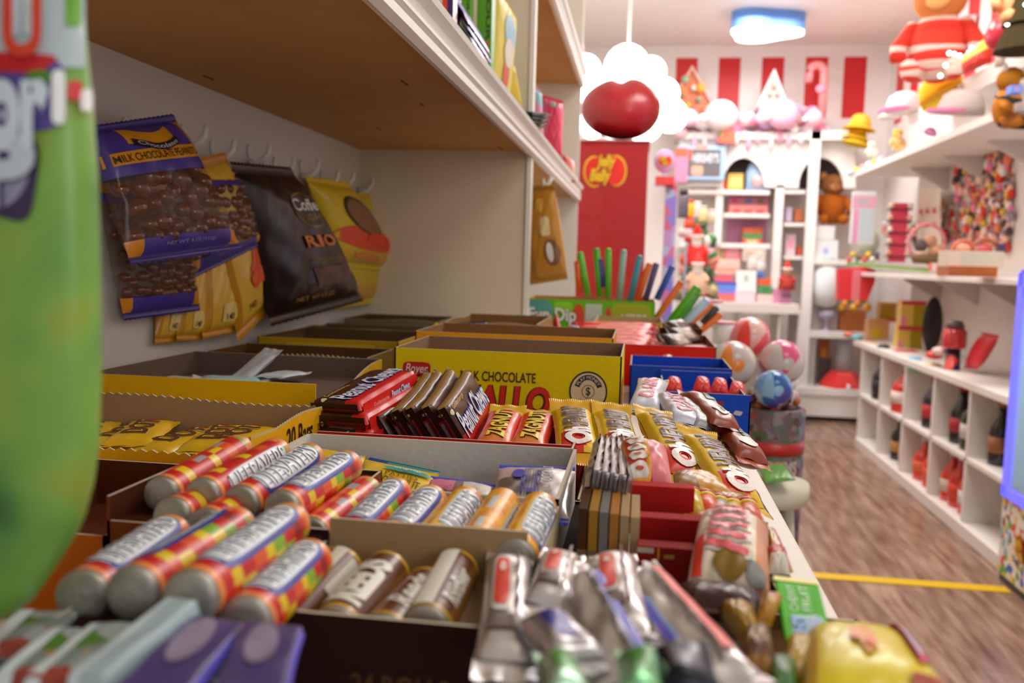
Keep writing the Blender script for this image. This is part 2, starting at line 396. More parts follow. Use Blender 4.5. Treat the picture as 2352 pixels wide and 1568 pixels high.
m = MB(); m.box((XS-.006, 1.992, CT), (XS+.004, 2.026, ZS)); m.box((XS-.006, 1.992, ZT), (XS+.004, 2.026, 2.6)); m.build('divider_trim', paint('#f1ece0'), unit)
m = MB(); m.box((XB, YE-.02, CT), (XS+.004, YE, 2.6)); m.build('end_panel', paint('#e8e3d8'), unit)
m = MB(); m.box((XB, 2.02, 1.83), (XS, YE, 1.86)); m.build('shelf_board', shade_tan_board(), unit)
mould('shelf_moulding', XS, 1.82, 1.875, 2.02, YE)
# small chips and splinters on the shelf underside
for px, py, l in ((480, 178, .03), (930, 190, .035), (870, 295, .03), (1150, 340, .05), (970, 240, .02)):
    m = MB(); c = pZ(px, py, ZS+.0119); m.box((c.x-.002, c.y-l/2, c.z-.0006), (c.x+.001, c.y+l/2, c.z)); m.build('scratch_mark', mt('#5e3315', .9), unit)

# ================================================================ wall hooks
def hook(label, base, out=.035, dx=(1, 0, 0), drop=.03, group='white hooks on the back panel'):
    d = Vector(dx); r = thing('wall_hook', label, 'hook', base, group)
    m = MB(); M = frame(Vector((0, 0, -.03)), Vector((0, 0, .008)))
    y = d.cross(Vector((0, 0, 1))); mx = Matrix((d, y, Vector((0, 0, 1)))).transposed().to_4x4()
    m.prism([(.006*math.cos(t)*1.0, .006*math.sin(t)*1.9) for t in [k*math.pi/8 for k in range(16)]], 0, .003, 0, mx @ Matrix(((0, 0, 1, 0), (1, 0, 0, 0), (0, 1, 0, -.012), (0, 0, 0, 1))))
    m.build('base_plate', paint('#e2dcd6'), r)
    m = MB(); pts = [d*.002+Vector((0, 0, -drop)), d*.012+Vector((0, 0, -drop-.004)), d*out*.7+Vector((0, 0, -drop+.002)), d*out+Vector((0, 0, -drop+.014)), d*(out+.002)+Vector((0, 0, 0))]
    m.tube(pts, [.0055, .0055, .005, .0045, .0035], 10); m.build('hook_arm', paint('#e9e4de'), r)
    return r
hk = ['holding the purple peanut bag', 'behind the purple peanut bag', 'above the yellow caramel bags', 'left of the brown coffee bag, empty and screwed flat', 'holding the brown coffee bag', 'just right of the coffee bag', 'above the yellow bag with the red sun', 'between the two far yellow bags', 'nearest the divider panel']
for (px, py), d in zip(((286, 268), (418, 285), (486, 320), (571, 330), (630, 360), (690, 366), (738, 390), (775, 392), (822, 408)), hk):
    hook('white plastic hook '+d, pX(px, py, XB+.001))
c = pY(1268, 410, 2.1); hook('white plastic hook under the moulding holding the gold bag', Vector((XS+.02, 2.1, c.z)), .02, (1, 0, 0), .012)

# ================================================================ hanging bags
def PX(*a): return [pX(px, py, X) for px, py, X in a]
def PYs(*a): return [pY(px, py, Y) for px, py, Y in a]
GB = 'bags hanging on the hooks'
CH = ['#3a1d12', '#44240f']
def peanuts(root, S, u0, u1, v0, v1, n, r, seed):
    rnd = random.Random(seed); m = MB(); k = 0; pts = []
    while k < 4000 and len(pts) < n*.6:
        k += 1; u, v = rnd.uniform(u0, u1), rnd.uniform(v0, v1); p = S(u, v, -r*.55)
        if all((p-q).length > r*1.55 for q in pts): pts.append(p)
    for p in pts:
        a = Matrix.Rotation(rnd.uniform(0, 3), 4, (rnd.random(), rnd.random(), rnd.random()+.1)); s_ = rnd.uniform(.85, 1.1)
        m.ball(p, (r*s_*1.05, r*s_*.85, r*s_*.85), 16, 0, a)
    m.build('chocolate_peanuts', mt('#6a3418', .2, 0, 0, 60, .15, coat=.5), root, 'glossy chocolate-coated peanuts seen through the bag', kind='stuff')
clear = mt('#8a6a5a', .12, 0, .2, 30, .1, alpha=.22)
def peanut_bag(label, q, T, seed=3, text=True, hv=.66):
    def zone(u, v):
        if v > hv: 
            if u > .9: return 1
            return 0
        if v > hv-.05: return 0
        if v < .16: return 0 if .1 < u < .88 else 1
        return 2
    b, S = pouch('candy_bag', label, 'candy bag', *q, T, ['#43358c', '#d98a10', '#5a2a14'], zone, .05, '#3a2c7c', group=GB, mats=[film('#4a3a98'), film('#d98a14'), clear], seed=seed, crink=.02)
    peanuts(b, S, .06, .94, .17, hv-.05, 120, (q[1]-q[0]).length*.055, seed)
    patch(b, S, (.0, hv+.03, .9, hv+.12), '#e39a1c', name='printed_band')
    if text:
        letters(b, 'MILK CHOCOLATE PEANUTS', S, (.04, hv+.045, .88, hv+.1), '#4a2410', eps=.0012)
        pa = lambda u, v, e=0: S(u, v+.03*math.sin(u*9), e)
        patch(b, pa, (.2, hv+.14, .72, hv+.26), '#e09a20', name='printed_emblem'); patch(b, pa, (.24, hv+.13, .74, hv+.18), '#2a1c1c', eps=.0012, name='printed_emblem')
        letters(b, 'Chocolates', pa, (.28, hv+.14, .7, hv+.17), '#cfc6d6', eps=.0018)
        letters(b, 'NET WT 4 OZ (112g)', S, (.25, .09, .7, .12), '#9a92c8', eps=.0012)
    return b
peanut_bag('purple bag of milk chocolate peanuts behind the front one, its bottom seal hanging lower', PX((285, 735, -.645), (460, 712, -.62), (420, 420, -.63), (225, 420, -.655)), .035, 5, False, .9)
peanut_bag('purple bag of milk chocolate peanuts hanging lowest, twisted behind the front bag', PX((440, 640, -.625), (604, 560, -.60), (560, 400, -.62), (400, 400, -.64)), .03, 8, False, .9)
peanut_bag('purple and orange bag of milk chocolate peanuts hanging foremost on the panel', PX((300, 608, -.585), (556, 572, -.555), (398, 262, -.60), (205, 290, -.625)), .05, 3, True)
# caramel bags
def caramel(label, q, T, seed, txt=True):
    b, S = pouch('candy_bag', label, 'candy bag', *q, T, ['#e3b33a', '#c98a1c'], lambda u, v: 1 if u < .15 else 0, .06, '#c8871a', group=GB, seed=seed, crink=.02)
    if txt:
        letters(b, "'s", S, (.62, .62, .95, .72), '#3a2410', eps=.001)
        for k, (a, c) in enumerate(((.52, .3), (.62, .36), (.68, .24), (.45, .24))):
            patch(b, S, (a, c, a+.26, c+.09), '#e0541a', eps=.001+.0003*k, shape='round', name='printed_sweets', ang=.8+k*.4)
        patch(b, S, (.75, .2, .95, .3), '#dfe6ee', eps=.001, name='printed_sweets', ang=.7)
        letters(b, '140', S, (.3, .13, .48, .17), '#5a3a14', eps=.001)
    else:
        patch(b, S, (.35, .12, .75, .3), '#e8cf7c', eps=.001, shape='round', name='printed_panel'); letters(b, '140', S, (.45, .14, .65, .2), '#5a3a14', eps=.0016)
    return b
caramel('golden caramel bag hanging leftmost low down behind the purple bags', PX((355, 790, -.655), (410, 785, -.65), (420, 560, -.655), (370, 560, -.66)), .02, 1, False)
caramel('golden caramel bag with rounded bottom, second from the left', PX((405, 782, -.645), (468, 780, -.64), (470, 560, -.645), (410, 560, -.65)), .025, 2, False)
caramel('golden caramel bag with a folded corner, third from the left', PX((465, 778, -.635), (552, 760, -.63), (540, 520, -.635), (450, 520, -.645)), .03, 3, False)
caramel('yellow caramel bag with orange toffees printed on it, left of the coffee bag', PX((548, 785, -.625), (628, 705, -.61), (518, 350, -.63), (440, 368, -.64)), .035, 4, True)
# coffee bag
b, S = pouch('candy_bag', 'dark brown glossy coffee candy bag hanging in the middle of the hooks', 'candy bag', *PX((622, 748, -.60), (835, 690, -.565), (668, 385, -.60), (528, 372, -.625)), .07, ['#2d1711', '#1c0e0b'], lambda u, v: 1 if u < .17 else 0, .06, '#2a1510', group=GB, seed=9, crink=.03)
S2 = lambda u, v, e=0: S(u, v, e)
patch(b, S, (.42, .6, .86, .83), '#8d6b28', .0010, 'disc', name='printed_ring'); patch(b, S, (.435, .61, .845, .82), '#2b1610', .0014, 'disc', name='printed_ring')
letters(b, 'Coffee', S, (.44, .71, .86, .79), '#d9d2cf', bold=.02, shear=.2, eps=.002); letters(b, 'LIGHT', S, (.52, .645, .8, .69), '#9a7428', eps=.002)
letters(b, 'RIO', S, (.4, .47, .82, .55), '#d0771c', out='#7a2a12', bold=.03, eps=.0014)
letters(b, 'COFFEE FLAVORED CANDY', S, (.4, .37, .84, .395), '#8a6226', eps=.0014); patch(b, S, (.4, .2, .85, .33), '#5a3a30', .0012, name='printed_panel')
letters(b, 'NET WT 5.5 OZ', S, (.2, .12, .6, .15), '#a8832e', eps=.0014)
# chewy yellow bags
def sunny(label, q, T, seed, face=True):
    b, S = pouch('candy_bag', label, 'candy bag', *q, T, ['#d9b90c', '#e6cd1a', '#d8a520'], lambda u, v: 2 if v < .22 else 0, .06, '#d8b80c', group=GB, seed=seed, crink=.02)
    if face:
        patch(b, S, (-.0, .22, .98, .52), '#e2491a', .0009, 'disc', name='printed_sun', ang=-.5)
        patch(b, S, (.3, .42, .9, .84), '#1d130b', .0013, 'disc', name='printed_outline', ang=-.35); patch(b, S, (.34, .44, .86, .81), '#8a5a38', .0017, 'disc', name='printed_figure', ang=-.35)
        patch(b, S, (.45, .3, .95, .44), '#e8361e', .002, 'round', name='printed_ribbon', ang=-.4)
        patch(b, S, (.15, .1, .5, .2), '#d8842e', .0012, 'round', name='printed_sweets')
    return b
sunny('yellow candy bag with a red and orange sun, half hidden by the coffee bag', PX((745, 712, -.645), (905, 690, -.625), (840, 480, -.63), (725, 470, -.645)), .03, 4, False)
sunny('yellow candy bag with a red figure printed on it, hanging nearest the divider', PX((790, 612, -.625), (935, 628, -.60), (800, 418, -.625), (700, 404, -.645)), .045, 6, True)
sunny('small golden bag hanging behind the yellow bag nearest the divider', PX((800, 600, -.65), (890, 560, -.635), (855, 440, -.64), (800, 445, -.655)), .02, 7, False)
# gold bag on the moulding hook
b, S = pouch('candy_bag', 'gold foil bag hanging from the hook under the shelf moulding', 'candy bag', *PYs((1208, 655, 2.10), (1304, 640, 2.05), (1272, 425, 2.07), (1208, 428, 2.14)), .05, ['#c98d2c', '#a8701c'], lambda u, v: 1 if u < .35 else 0, .05, '#c08a34', group=GB, seed=11, crink=.02)
patch(b, S, (.62, .14, .98, .42), '#8a5a3c', .001, 'disc', name='printed_cup'); patch(b, S, (.7, .18, .86, .38), '#efe9e4', .0016, 'disc', name='printed_cup'); patch(b, S, (.5, .7, .7, .85), '#e8b04a', .001, 'round', name='printed_panel')
patch(b, S, (.6, .45, .85, .65), '#f0d9a0', .001, 'round', name='printed_panel')
# white pouch behind the coffee bag
b, S = pouch('candy_bag', 'small white and blue bag hanging low behind the coffee bag', 'candy bag', *PX((650, 735, -.655), (722, 722, -.65), (700, 600, -.655), (650, 600, -.66)), .02, ['#aeb8c0'], group=GB); patch(b, S, (.3, .2, .7, .4), '#3b6a8c', .001, 'round')
# big green bag close to the lens
q = PYs((-230, 1530, .27), (55, 1400, .262), (196, -25, .262), (-330, -25, .262))
q2 = [q[0], q[1], q[2], q[3]]
bl, br, tr, tl = q
def gb():
    root = thing('gummy_bag', 'green gummy candy bag hanging at the left edge close to the camera', 'candy bag', (bl+br+tr+tl)/4); o = (bl+br+tr+tl)/4
    edge = [(1530, -230), (1400, 60), (1300, 130), (1200, 192), (1100, 218), (1000, 230), (850, 234), (600, 232), (400, 226), (250, 214), (100, 200), (-25, 186)]
    def ex(v):
        y = 1530 - v*1555
        for (ya, xa), (yb, xb) in zip(edge, edge[1:]):
            if ya >= y >= yb: return xa + (xb-xa)*(ya-y)/(ya-yb)
        return 186
    def S(u, v, e=0):
        y = 1530 - v*1555; xr = ex(v); px = -330 + (xr+330)*u
        pro = max(0, 1-abs(2*u-1)**3)**.5*max(0, 1-abs(2*v-1)**4)**.5
        return pY(px, y, .272 - .018*pro - e) - o
    def Bk(u, v):
        pro = max(0, 1-abs(2*u-1)**3)**.5*max(0, 1-abs(2*v-1)**4)**.5
        y = 1530 - v*1555; return pY(-330 + (ex(v)+330)*u, y, .272+.018*pro) - o
    m = MB(); m.grid(S, 24, 40, 0); m.grid(Bk, 24, 40, 0, flip=True)
    g = blotch(['#2e5a34', '#4a8a3c', '#6fa348', '#7fb04a', '#9aa83c', '#5e9c62'], 17, .35); m.build('pouch_body', g, root)
    def Sp(px, py, e=0):
        v = (1530-py)/1555; xr = ex(v); return S((px+330)/(xr+330), v, e)
    def R(px0, py0, px1, py1): return (px0, py1, px1, py0)
    SS = lambda u, v, e=0: Sp(u, v, e)
    patch(root, SS, (-200, -20, 196, 155), '#b6c8cc', .0006, 'rect', name='printed_panel'); patch(root, SS, (150, -20, 187, 60), '#6fae3c', .0009, 'rect', name='printed_panel')
    patch(root, SS, (-100, 130, 150, 300), '#584a9a', .0008, 'round', name='printed_patch'); patch(root, SS, (-80, 120, 120, 165), '#c4262c', .0010, 'round', name='printed_patch', ang=.25)
    patch(root, SS, (60, 160, 120, 190), '#4c8a2a', .0012, 'disc', name='printed_patch')
    patch(root, SS, (-100, 260, 70, 480), '#9a9ab8', .0009, 'disc', name='printed_patch'); patch(root, SS, (-20, 250, 30, 360), '#eef3f6', .0014, 'disc', name='printed_patch')
    patch(root, SS, (-60, 300, 85, 500), '#3a2c50', .0007, 'round', name='printed_patch', ang=.2)
    f2 = lambda u, v, e=0: Sp(u, -v, e)
    letters(root, 'U', f2, (5, -130, 95, 10), '#d8432e', out='#c9d6dc', bold=.03, outw=.12, eps=.0016)
    letters(root, 'or', f2, (-40, -345, 112, -180), '#d3e2ee', out='#6a5aa0', bold=.05, outw=.05, eps=.0018)
    letters(root, 'P', f2, (-60, -480, 80, -300), '#c6d6e2', out='#5b4a80', bold=.06, outw=.04, eps=.0016)
    patch(root, SS, (118, 160, 150, 285), '#f4f8fa', .002, 'round', name='printed_panel'); patch(root, SS, (185, 205, 214, 255), '#eef0f0', .002, 'round', name='printed_panel'); patch(root, SS, (155, 185, 190, 230), '#d83a44', .002, 'round', name='printed_panel')
    return root
gb()

# ================================================================ stock on the upper shelf
def sbox(name, label, cat, p0, p1, Y, depth, col, side=None, group=None, lid=None, txt=None, tcol='#ffffff', band=None, yaw=0, pat=None, extra=None):
    """box whose front face covers pixel rect p0..p1 at distance Y"""
    a, b = pY(p0[0], p1[1], Y), pY(p1[0], p0[1], Y); w, h = b.x-a.x, b.z-a.z
    r = thing(name, label, cat, Matrix.Translation(((a.x+b.x)/2, Y+depth/2, a.z)) @ Matrix.Rotation(math.radians(yaw), 4, 'Z'), group)
    m = MB(); m.box((-w/2, -depth/2, 0), (w/2, depth/2, h if not lid else h*.78), 0)
    m.build('carton', pat or (film(col)), r, bevel=min(w, h)*.02)
    if lid: m = MB(); m.box((-w*.52, -depth*.52, h*.78), (w*.52, depth*.52, h), 0); m.build('lid', film(lid), r, bevel=.002)
    fn = flat((-w/2, -depth/2, 0), (w, 0, 0), (0, 0, h))
    if band:
        for k, (u0, v0, u1, v1, c) in enumerate(band): patch(r, fn, (u0, v0, u1, v1), c, .0008+.0004*k, 'rect', n=(1, 1), name='printed_panel')
    if txt:
        for t_, rc, c, ro in ([(txt, (.12, .35, .88, .65), tcol, 0)] if isinstance(txt, str) else txt): letters(r, t_, fn, rc, c, cuts=1, eps=.0025, bold=.02, rot=ro)
    return r, fn, (w, h)
def spc(label, p0, p1, Y, dp): # sour candy box
    r, fn, _ = sbox('candy_box', label, 'candy box', p0, p1, Y, dp, '#5fa51e', group='green boxes on the upper shelf')
    letters(r, 'SOUR', fn, (.62, .38, .9, .86), '#2c5a12', rot=3, cuts=1, bold=.03, eps=.001); letters(r, 'PATCH', fn, (.55, .02, .85, .38), '#e8641a', out='#7a2a08', rot=3, cuts=1, bold=.03, eps=.001)
    return r
zt_px = ZT
spc('lime green sour candy box behind, left of the other green box', (1055, -40), (1082, 110), 1.66, .03)
r = spc('lime green sour candy box standing in front on the upper shelf', (1092, -60), (1132, 190), 1.72, .04)
b, S = pouch('candy_pouch', 'yellow candy pouch with a pale blue cartoon print leaning beside the green boxes', 'candy bag', *PYs((1120, 200, 1.80), (1168, 235, 1.88), (1188, 40, 1.93), (1140, -40, 1.86)), .02, ['#e8cf4c', '#f0e08a'], lambda u, v: 1 if u > .8 else 0, .03, '#e6c83c', seed=4)
patch(b, S, (.35, .5, .85, .85), '#a8cfe6', .001, 'disc'); patch(b, S, (.4, .3, .8, .6), '#efe4d8', .0014, 'disc'); patch(b, S, (.45, .08, .7, .35), '#e8705c', .0012, 'round', ang=.2)
b, S = pouch('candy_pouch', 'yellow patterned pouch slumped low against the divider', 'candy bag', *PYs((1150, 235, 1.92), (1200, 250, 1.96), (1180, 140, 1.97), (1150, 130, 1.95)), .02, ['#e6c83a'], seal=.03)
for k in range(5):
    p, q_ = pY(1052+k*7, 10+k*26, 1.36+.03*k), pY(1112-k*2, 100+k*14, 1.6)
    bar('candy_packet', ['purple foil packet, topmost of the leaning stack', 'purple foil packet, second in the leaning stack', 'purple foil packet, third in the leaning stack', 'purple foil packet, fourth in the leaning stack', 'purple foil packet at the bottom of the leaning stack'][k], 'candy packet', (q_-p).length, .05, .006, ['#6a64a8', '#a9a6c8'], lambda u, v: 1 if abs(v) > .5 else 0, .008, '#2a2c8c', 'purple packets leaning on the upper shelf', frame(p, q_, 60), True, seed=k)
sbox('candy_box', 'red, white and navy candy box standing leftmost on the upper shelf', 'candy box', (985, -60), (1042, 60), 1.3, .03, '#e5472c', band=[(.15, 0, .55, .8, '#d9d3cf'), (.78, 0, 1, 1, '#2d2a70')])
b_, S_ = pouch('candy_pouch', 'dark navy pouch standing between the red box and purple packets', 'candy bag', *PYs((1034, 75, 1.36), (1050, 90, 1.4), (1058, -30, 1.42), (1038, -30, 1.38)), .012, ['#2d2a70'], seal=.02)
for k in range(4):
    p, q_ = pY(1192, 262+k*9, 1.78), pY(1246, 270+k*9, 1.98); 
    bar('candy_packet', ['silver and green packet on top of the small stack by the divider', 'silver packet second in the small stack by the divider', 'silver packet third in the small stack by the divider', 'silver packet lowest in the small stack by the divider'][k], 'candy packet', .1, .05, .008, ['#b8bcc0', '#4a5a52'], lambda u, v: 1 if abs(u) < .15 else 0, .006, '#8c9498', 'silver packets stacked by the divider', Matrix.Translation((-.268-.002*k, 1.945, ZT+.032-.0085*k)) @ Matrix.Rotation(.5+.1*k, 4, 'Z'), True, seed=k)
b, S = pouch('gift_bag', 'hot pink gift pouch with a handle slot on the second bay shelf', 'gift bag', *PYs((1246, 352, 2.5), (1290, 368, 2.5), (1294, 232, 2.55), (1246, 218, 2.55)), .05, ['#f0436a', '#ec7ba4'], lambda u, v: 1 if u < .25 else 0, .05, '#e04a74'); patch(b, S, (.35, .78, .7, .9), '#a8a29a', .001, 'round')
b, S = pouch('candy_pouch', 'pale blue and pink pouch beside the hot pink gift pouch', 'candy bag', *PYs((1226, 330, 2.4), (1250, 345, 2.4), (1244, 210, 2.42), (1226, 196, 2.42)), .03, ['#f0a8c8', '#a8d8e6'], lambda u, v: 1 if v > .7 else 0, .04)
b, S = pouch('candy_pouch', 'brown and red pouch lying at the far end of the moulded shelf', 'candy bag', *PYs((1290, 410, 3.0), (1322, 422, 3.0), (1318, 370, 3.1), (1292, 352, 3.1)), .03, ['#a8684a', '#c44a3a'], lambda u, v: 1 if v > .5 else 0, .05)
b, S = pouch('candy_pouch', 'pink striped pouch peeking past the upper moulding', 'candy bag', *PYs((1328, 150, 3.6), (1342, 150, 3.6), (1340, 92, 3.6), (1322, 92, 3.6)), .03, ['#ee8aa0'], seal=.04)

# ================================================================ boxes on the counter
YEL, BRN = '#dcae06', '#8a6a4c'
# left column
t, P, fs = tray('display_box', 'open yellow display box against the back panel with white packets inside', -.625, -.349, .905, 1.155, CT+.078, YEL, '#6d584a', curve=('right',), floor=CT+.05, group=None)
letters(P['front'], 'BARS', fs['front'], (.06, .012, .2, .04), '#cf2a18', out='#5c7a8c', cuts=1, bold=.04)
for k, (px, py) in enumerate(((450, 885), (520, 888), (560, 882), (600, 890))):
    c = pZ(px, py, CT+.055); bar('candy_packet', ['white packet lying leftmost in the yellow box', 'pale teal packet in the yellow box', 'white packet standing on its corner in the yellow box', 'white packet lying rightmost in the yellow box'][k], 'candy packet', .07, .04, .008, ['#c9cccf' if k != 1 else '#9fc4c4'], None, .01, '#d5d8da', 'white packets in the yellow box', Matrix.Translation((c.x, .98+.03*k, CT+.062+.008*(k == 2))) @ Matrix.Rotation(.5*k, 4, 'Z') @ Matrix.Rotation(-.6 if k == 2 else .05, 4, 'Y'), seed=k+3)
t, P, fs = tray('display_box', 'open yellow display box with torn zigzag edge marked 20 Bars', -.60, -.30, .64, .80, CT+.075, '#e8a80c', '#a5835c', zig=('front', 'back', 'right', 'left'), floor=CT+.035, drop={'front': CT+.058})
letters(P['right'], '20 Bars', fs['right'], (.07, .046, .13, .068), '#3a2a10', cuts=1, bold=.012)
m = MB(); m.box((.0, .0, 0), (.3, .002, .02)); 
rnd = random.Random(5)
dl = ['lying flat at the left', 'lying flat beside it, turned slightly', 'lying face up in the middle', 'tilted against the right wall', 'lying across the back', 'near the front edge, printed side up']
for k, (px, py, rz) in enumerate(((285, 1010, .1), (345, 1005, .3), (420, 1020, -.15), (500, 1025, .2), (300, 975, .5), (560, 1020, .0))):
    c = pZ(px, py, CT+.043); 
    b, S = bar('candy_bar', 'yellow candy bar in the 20 Bars box, '+dl[k], 'candy bar', .1, .045, .014, ['#e0b21c', '#5a3010'], None, .006, '#d9a818', 'yellow bars in the torn box', Matrix.Translation((c.x, min(.74, max(.69, c.y)), CT+.045+.004*(k % 2))) @ Matrix.Rotation(rz+1.57, 4, 'Z'), seed=k)
    letters(b, 'DOT', S, (-.03, -.012, .03, .012), '#6a3812', out='#f0dc90', eps=.0006, bold=.03); letters(b, 'ME', S, (.032, -.01, .045, .01), '#b0301a', eps=.0006)
# middle / back left
tray('display_box', 'dark brown corrugated box behind the left yellow box', -.62, -.378, 1.18, 1.31, CT+.076, '#7a5a14', '#5c3c1c', floor=CT+.03, zig=('front',))
t, P, fs = tray('display_box', 'yellow box with brown inside in the third row by the back panel', -.625, -.385, 1.36, 1.57, CT+.082, '#b8920c', '#5f4426', floor=CT+.03)
patch(P['front'], fs['front'], (.05, .0, .2, .075), '#c9a81a', .0008, n=(1, 1))
tray('display_box', 'grey brown box with perforated edge at the back left of the counter', -.655, -.43, 1.63, 1.76, CT+.076, '#6e6252', '#6a5538', floor=CT+.03, zig=('front', 'left'))
tray('display_box', 'olive brown box furthest back against the divider', -.63, -.42, 1.80, 1.96, CT+.085, '#7a6a50', '#5c4a24', floor=CT+.03, zig=('front',))
# mallo box
MX0, MX1 = -.2875, -.0185
t, P, fs = tray('display_box', 'large yellow milk chocolate cup box with red lettering and round play money seal', MX0, MX1, 1.0, 1.17, CT+.112, '#e0c30a', '#8a6a4e', floor=CT+.04)
w = MX1-MX0
F = fs['front']; FP = P['front']
letters(FP, 'MILK CHOCOLATE', F, (w*.30, .0765, w*.633, .0885), '#4e2a12', cuts=1, bold=.02)
letters(FP, 'MALLO', F, (w*.285, .036, w*.70, .073), '#d0281a', out='#4e1f10', cuts=1, bold=.035, shear=.12, outw=.035)
patch(FP, F, (w*.04, .078, w*.165, .096), '#b8181c', .0006, 'round', name='printed_flag'); letters(FP, 'Boyer', F, (w*.052, .0795, w*.155, .094), '#e8c8c0', shear=.25, cuts=1, bold=.01, eps=.0012)
cx = w*.861; F = (lambda F0: (lambda u, v, e=0: F0(cx+(u-cx)*.92, .07+(v-.048)*.79, e)))(F); patch(FP, F, (cx-.024, .018, cx+.024, .078), '#231a2c', .0005, 'disc', name='round_seal'); patch(FP, F, (cx-.022, .0205, cx+.022, .0755), '#d8bc90', .0008, 'disc', name='round_seal')
arc = lambda u, v, e=0: F(cx+(.015+.0*v+v)*math.sin((u-.5)*2.4), .047+(.019+v)*math.cos((u-.5)*2.4)*1.15, e)
patch(FP, arc, (0, -.003, 1, .0035), '#2b2034', .0010, 'rect', n=(14, 1), name='round_seal'); letters(FP, 'PLAY MONEY', arc, (.06, -.0015, .94, .0022), '#e6d6b8', eps=.0015, bold=.0)
patch(FP, F, (cx-.008, .038, cx+.008, .058), '#3a2c28', .001, 'disc', name='round_seal'); patch(FP, F, (cx-.0072, .039, cx+.0072, .057), '#d8bc90', .0013, 'disc', name='round_seal'); letters(FP, '$', F, (cx-.003, .041, cx+.003, .055), '#2b2034', cuts=1, eps=.0017)
letters(FP, 'DETAILS', F, (cx-.011, .031, cx+.011, .036), '#2b2034', cuts=1, eps=.0012, bold=.02); letters(FP, 'INSIDE', F, (cx-.009, .0245, cx+.009, .0295), '#2b2034', cuts=1, eps=.0012, bold=.02)
patch(P['right'], fs['right'], (.02, .04, .1, .08), '#cc4030', .0006, n=(1, 1))
tray('display_box', 'orange rimmed brown box directly behind the large yellow chocolate box', -.315, -.035, 1.2, 1.38, CT+.115, '#e09a12', '#8a6038', floor=CT+.04)
tray('display_box', 'brown box in the third row behind the orange rimmed box', -.33, -.17, 1.45, 1.68, CT+.112, '#a08050', '#8a6236', floor=CT+.04, zig=('left', 'front'))
b, S = pouch('candy_packet', 'dark navy packet standing up in the third row brown box', 'candy packet', *PYs((1042, 765, 1.5), (1115, 765, 1.5), (1120, 737, 1.52), (1042, 741, 1.52)), .012, ['#23204c'], seal=.08); patch(b, S, (.2, .05, .8, .45), '#8a90b0', .001)
b, S = pouch('candy_packet', 'yellow and red packet poking out beside the navy packet', 'candy packet', *PYs((985, 762, 1.55), (1042, 765, 1.55), (1038, 742, 1.56), (1000, 740, 1.57)), .012, ['#d8c418'], seal=.05); patch(b, S, (.3, .3, .9, .8), '#d04a30', .001, 'round')
b, S = pouch('candy_packet', 'green packet lying at the back beside the divider', 'candy packet', *PYs((912, 750, 1.9), (980, 750, 1.9), (960, 738, 1.9), (912, 734, 1.9)), .01, ['#5a8a68'], seal=.05)
# ================================================================ candy rolls
def roll_mats(kind):
    if kind == 'red':
        cols = ['#c9201a', '#e2561c', '#e6c512', '#7fae22', '#8e1820', '#ee8f4a', '#9fa6ac']
        def fn(a, b):
            # b: angle 0 = top going to +y (left)
            k = int(b*12); i = int(a*9)
            if a < .045 or a > .965: return 5
            if a > .9: return (3, 1, 5, 3)[k % 4]
            if k in (4, 5, 7) and i in (1, 3, 5, 6): return (1, 2, 1, 6)[(i+k) % 4]
            if k in (8, 9, 10) and 1 <= i <= 7: return (4, 1, 2, 0, 1, 2, 3, 0)[(i+k) % 8]
            if k in (2, 3) and i in (1, 4, 6): return (1, 2, 1)[i % 3]
            return 0
    elif kind == 'orange':
        cols = ['#ea9a12', '#f2b32c', '#d9700e', '#f6c860', '#c9cdd0', '#dd8a10']
        def fn(a, b):
            k = int(b*14); i = int(a*10)
            if a > .9: return 0
            if k == 4 and i in (1, 2, 5, 6, 7): return 4
            if k in (1, 11) and a < .9: return 3
            if k in (6, 7, 8): return (2, 5, 1)[(i*2+k) % 3]
            return (0, 1, 0, 5)[(i+k) % 4]
    else:
        cols = ['#5e2f12', '#8a5a1e', '#d8d2c2', '#7a4418', '#c99a1c']
        def fn(a, b):
            k = int(b*16)
            if a > .94 or a < .03: return 4
            if k in (4,): return 2
            if k in (11, 12) : return 1
            if k in (1, 2, 8): return 3
            return 0
    return [film(c) for c in cols], fn
def LS(kind, label, p0, p1, group, spin=0., txt=True, r=.011):
    a, b = pY(*p0), pY(*p1)
    rt, S = candy_roll('candy_roll', label, (b-a).length, r, roll_mats(kind), mt('#a9a59b', .42, .55, .5, 90, .15), group, frame(a, b, spin))
    L = (b-a).length
    if txt and kind != 'brown':
        q = (-L*.36, -.0085, L*.4, .0085)
        patch(rt, S, (q[0]-.001, q[1]-.003, q[2]+.001, q[3]-.003), '#2a3f9a', .0002, 'round', name='label_shadow')
        patch(rt, S, q, '#d5dfe8', .0003, 'round', name='label_panel')
        letters(rt, 'LIFESAVERS', S, (q[0]+.002, q[1]+.0015, q[2]-.003, q[3]-.0015), '#f2f6f9', out='#23306e', outw=.022, bold=.004, eps=.0005, cuts=10)
    return rt, S
G1 = 'red candy rolls, upper row'; G2 = 'candy rolls in the middle box'; G3 = 'red candy rolls, lower row'; G4 = 'brown root beer rolls'
LS('red', 'red and orange checked candy roll, leftmost of the upper row, label turned away', (368, 1138, .46), (550, 1030, .575), G1, 150)
LS('red', 'red candy roll second from left in the upper row, label hidden', (462, 1142, .455), (636, 1038, .57), G1, 78)
LS('red', 'red candy roll third from left in the upper row, white lettering upward', (550, 1160, .45), (714, 1050, .56), G1, 28)
LS('red', 'red candy roll rightmost in the upper row, white lettering facing out', (645, 1172, .445), (800, 1068, .55), G1, 0)
LS('red', 'red and yellow candy roll leftmost in the middle box, lettering turned away', (712, 1232, .45), (846, 1128, .53), G2, 160)
LS('red', 'red candy roll second in the middle box, white lettering facing out', (800, 1245, .445), (912, 1130, .525), G2, -6)
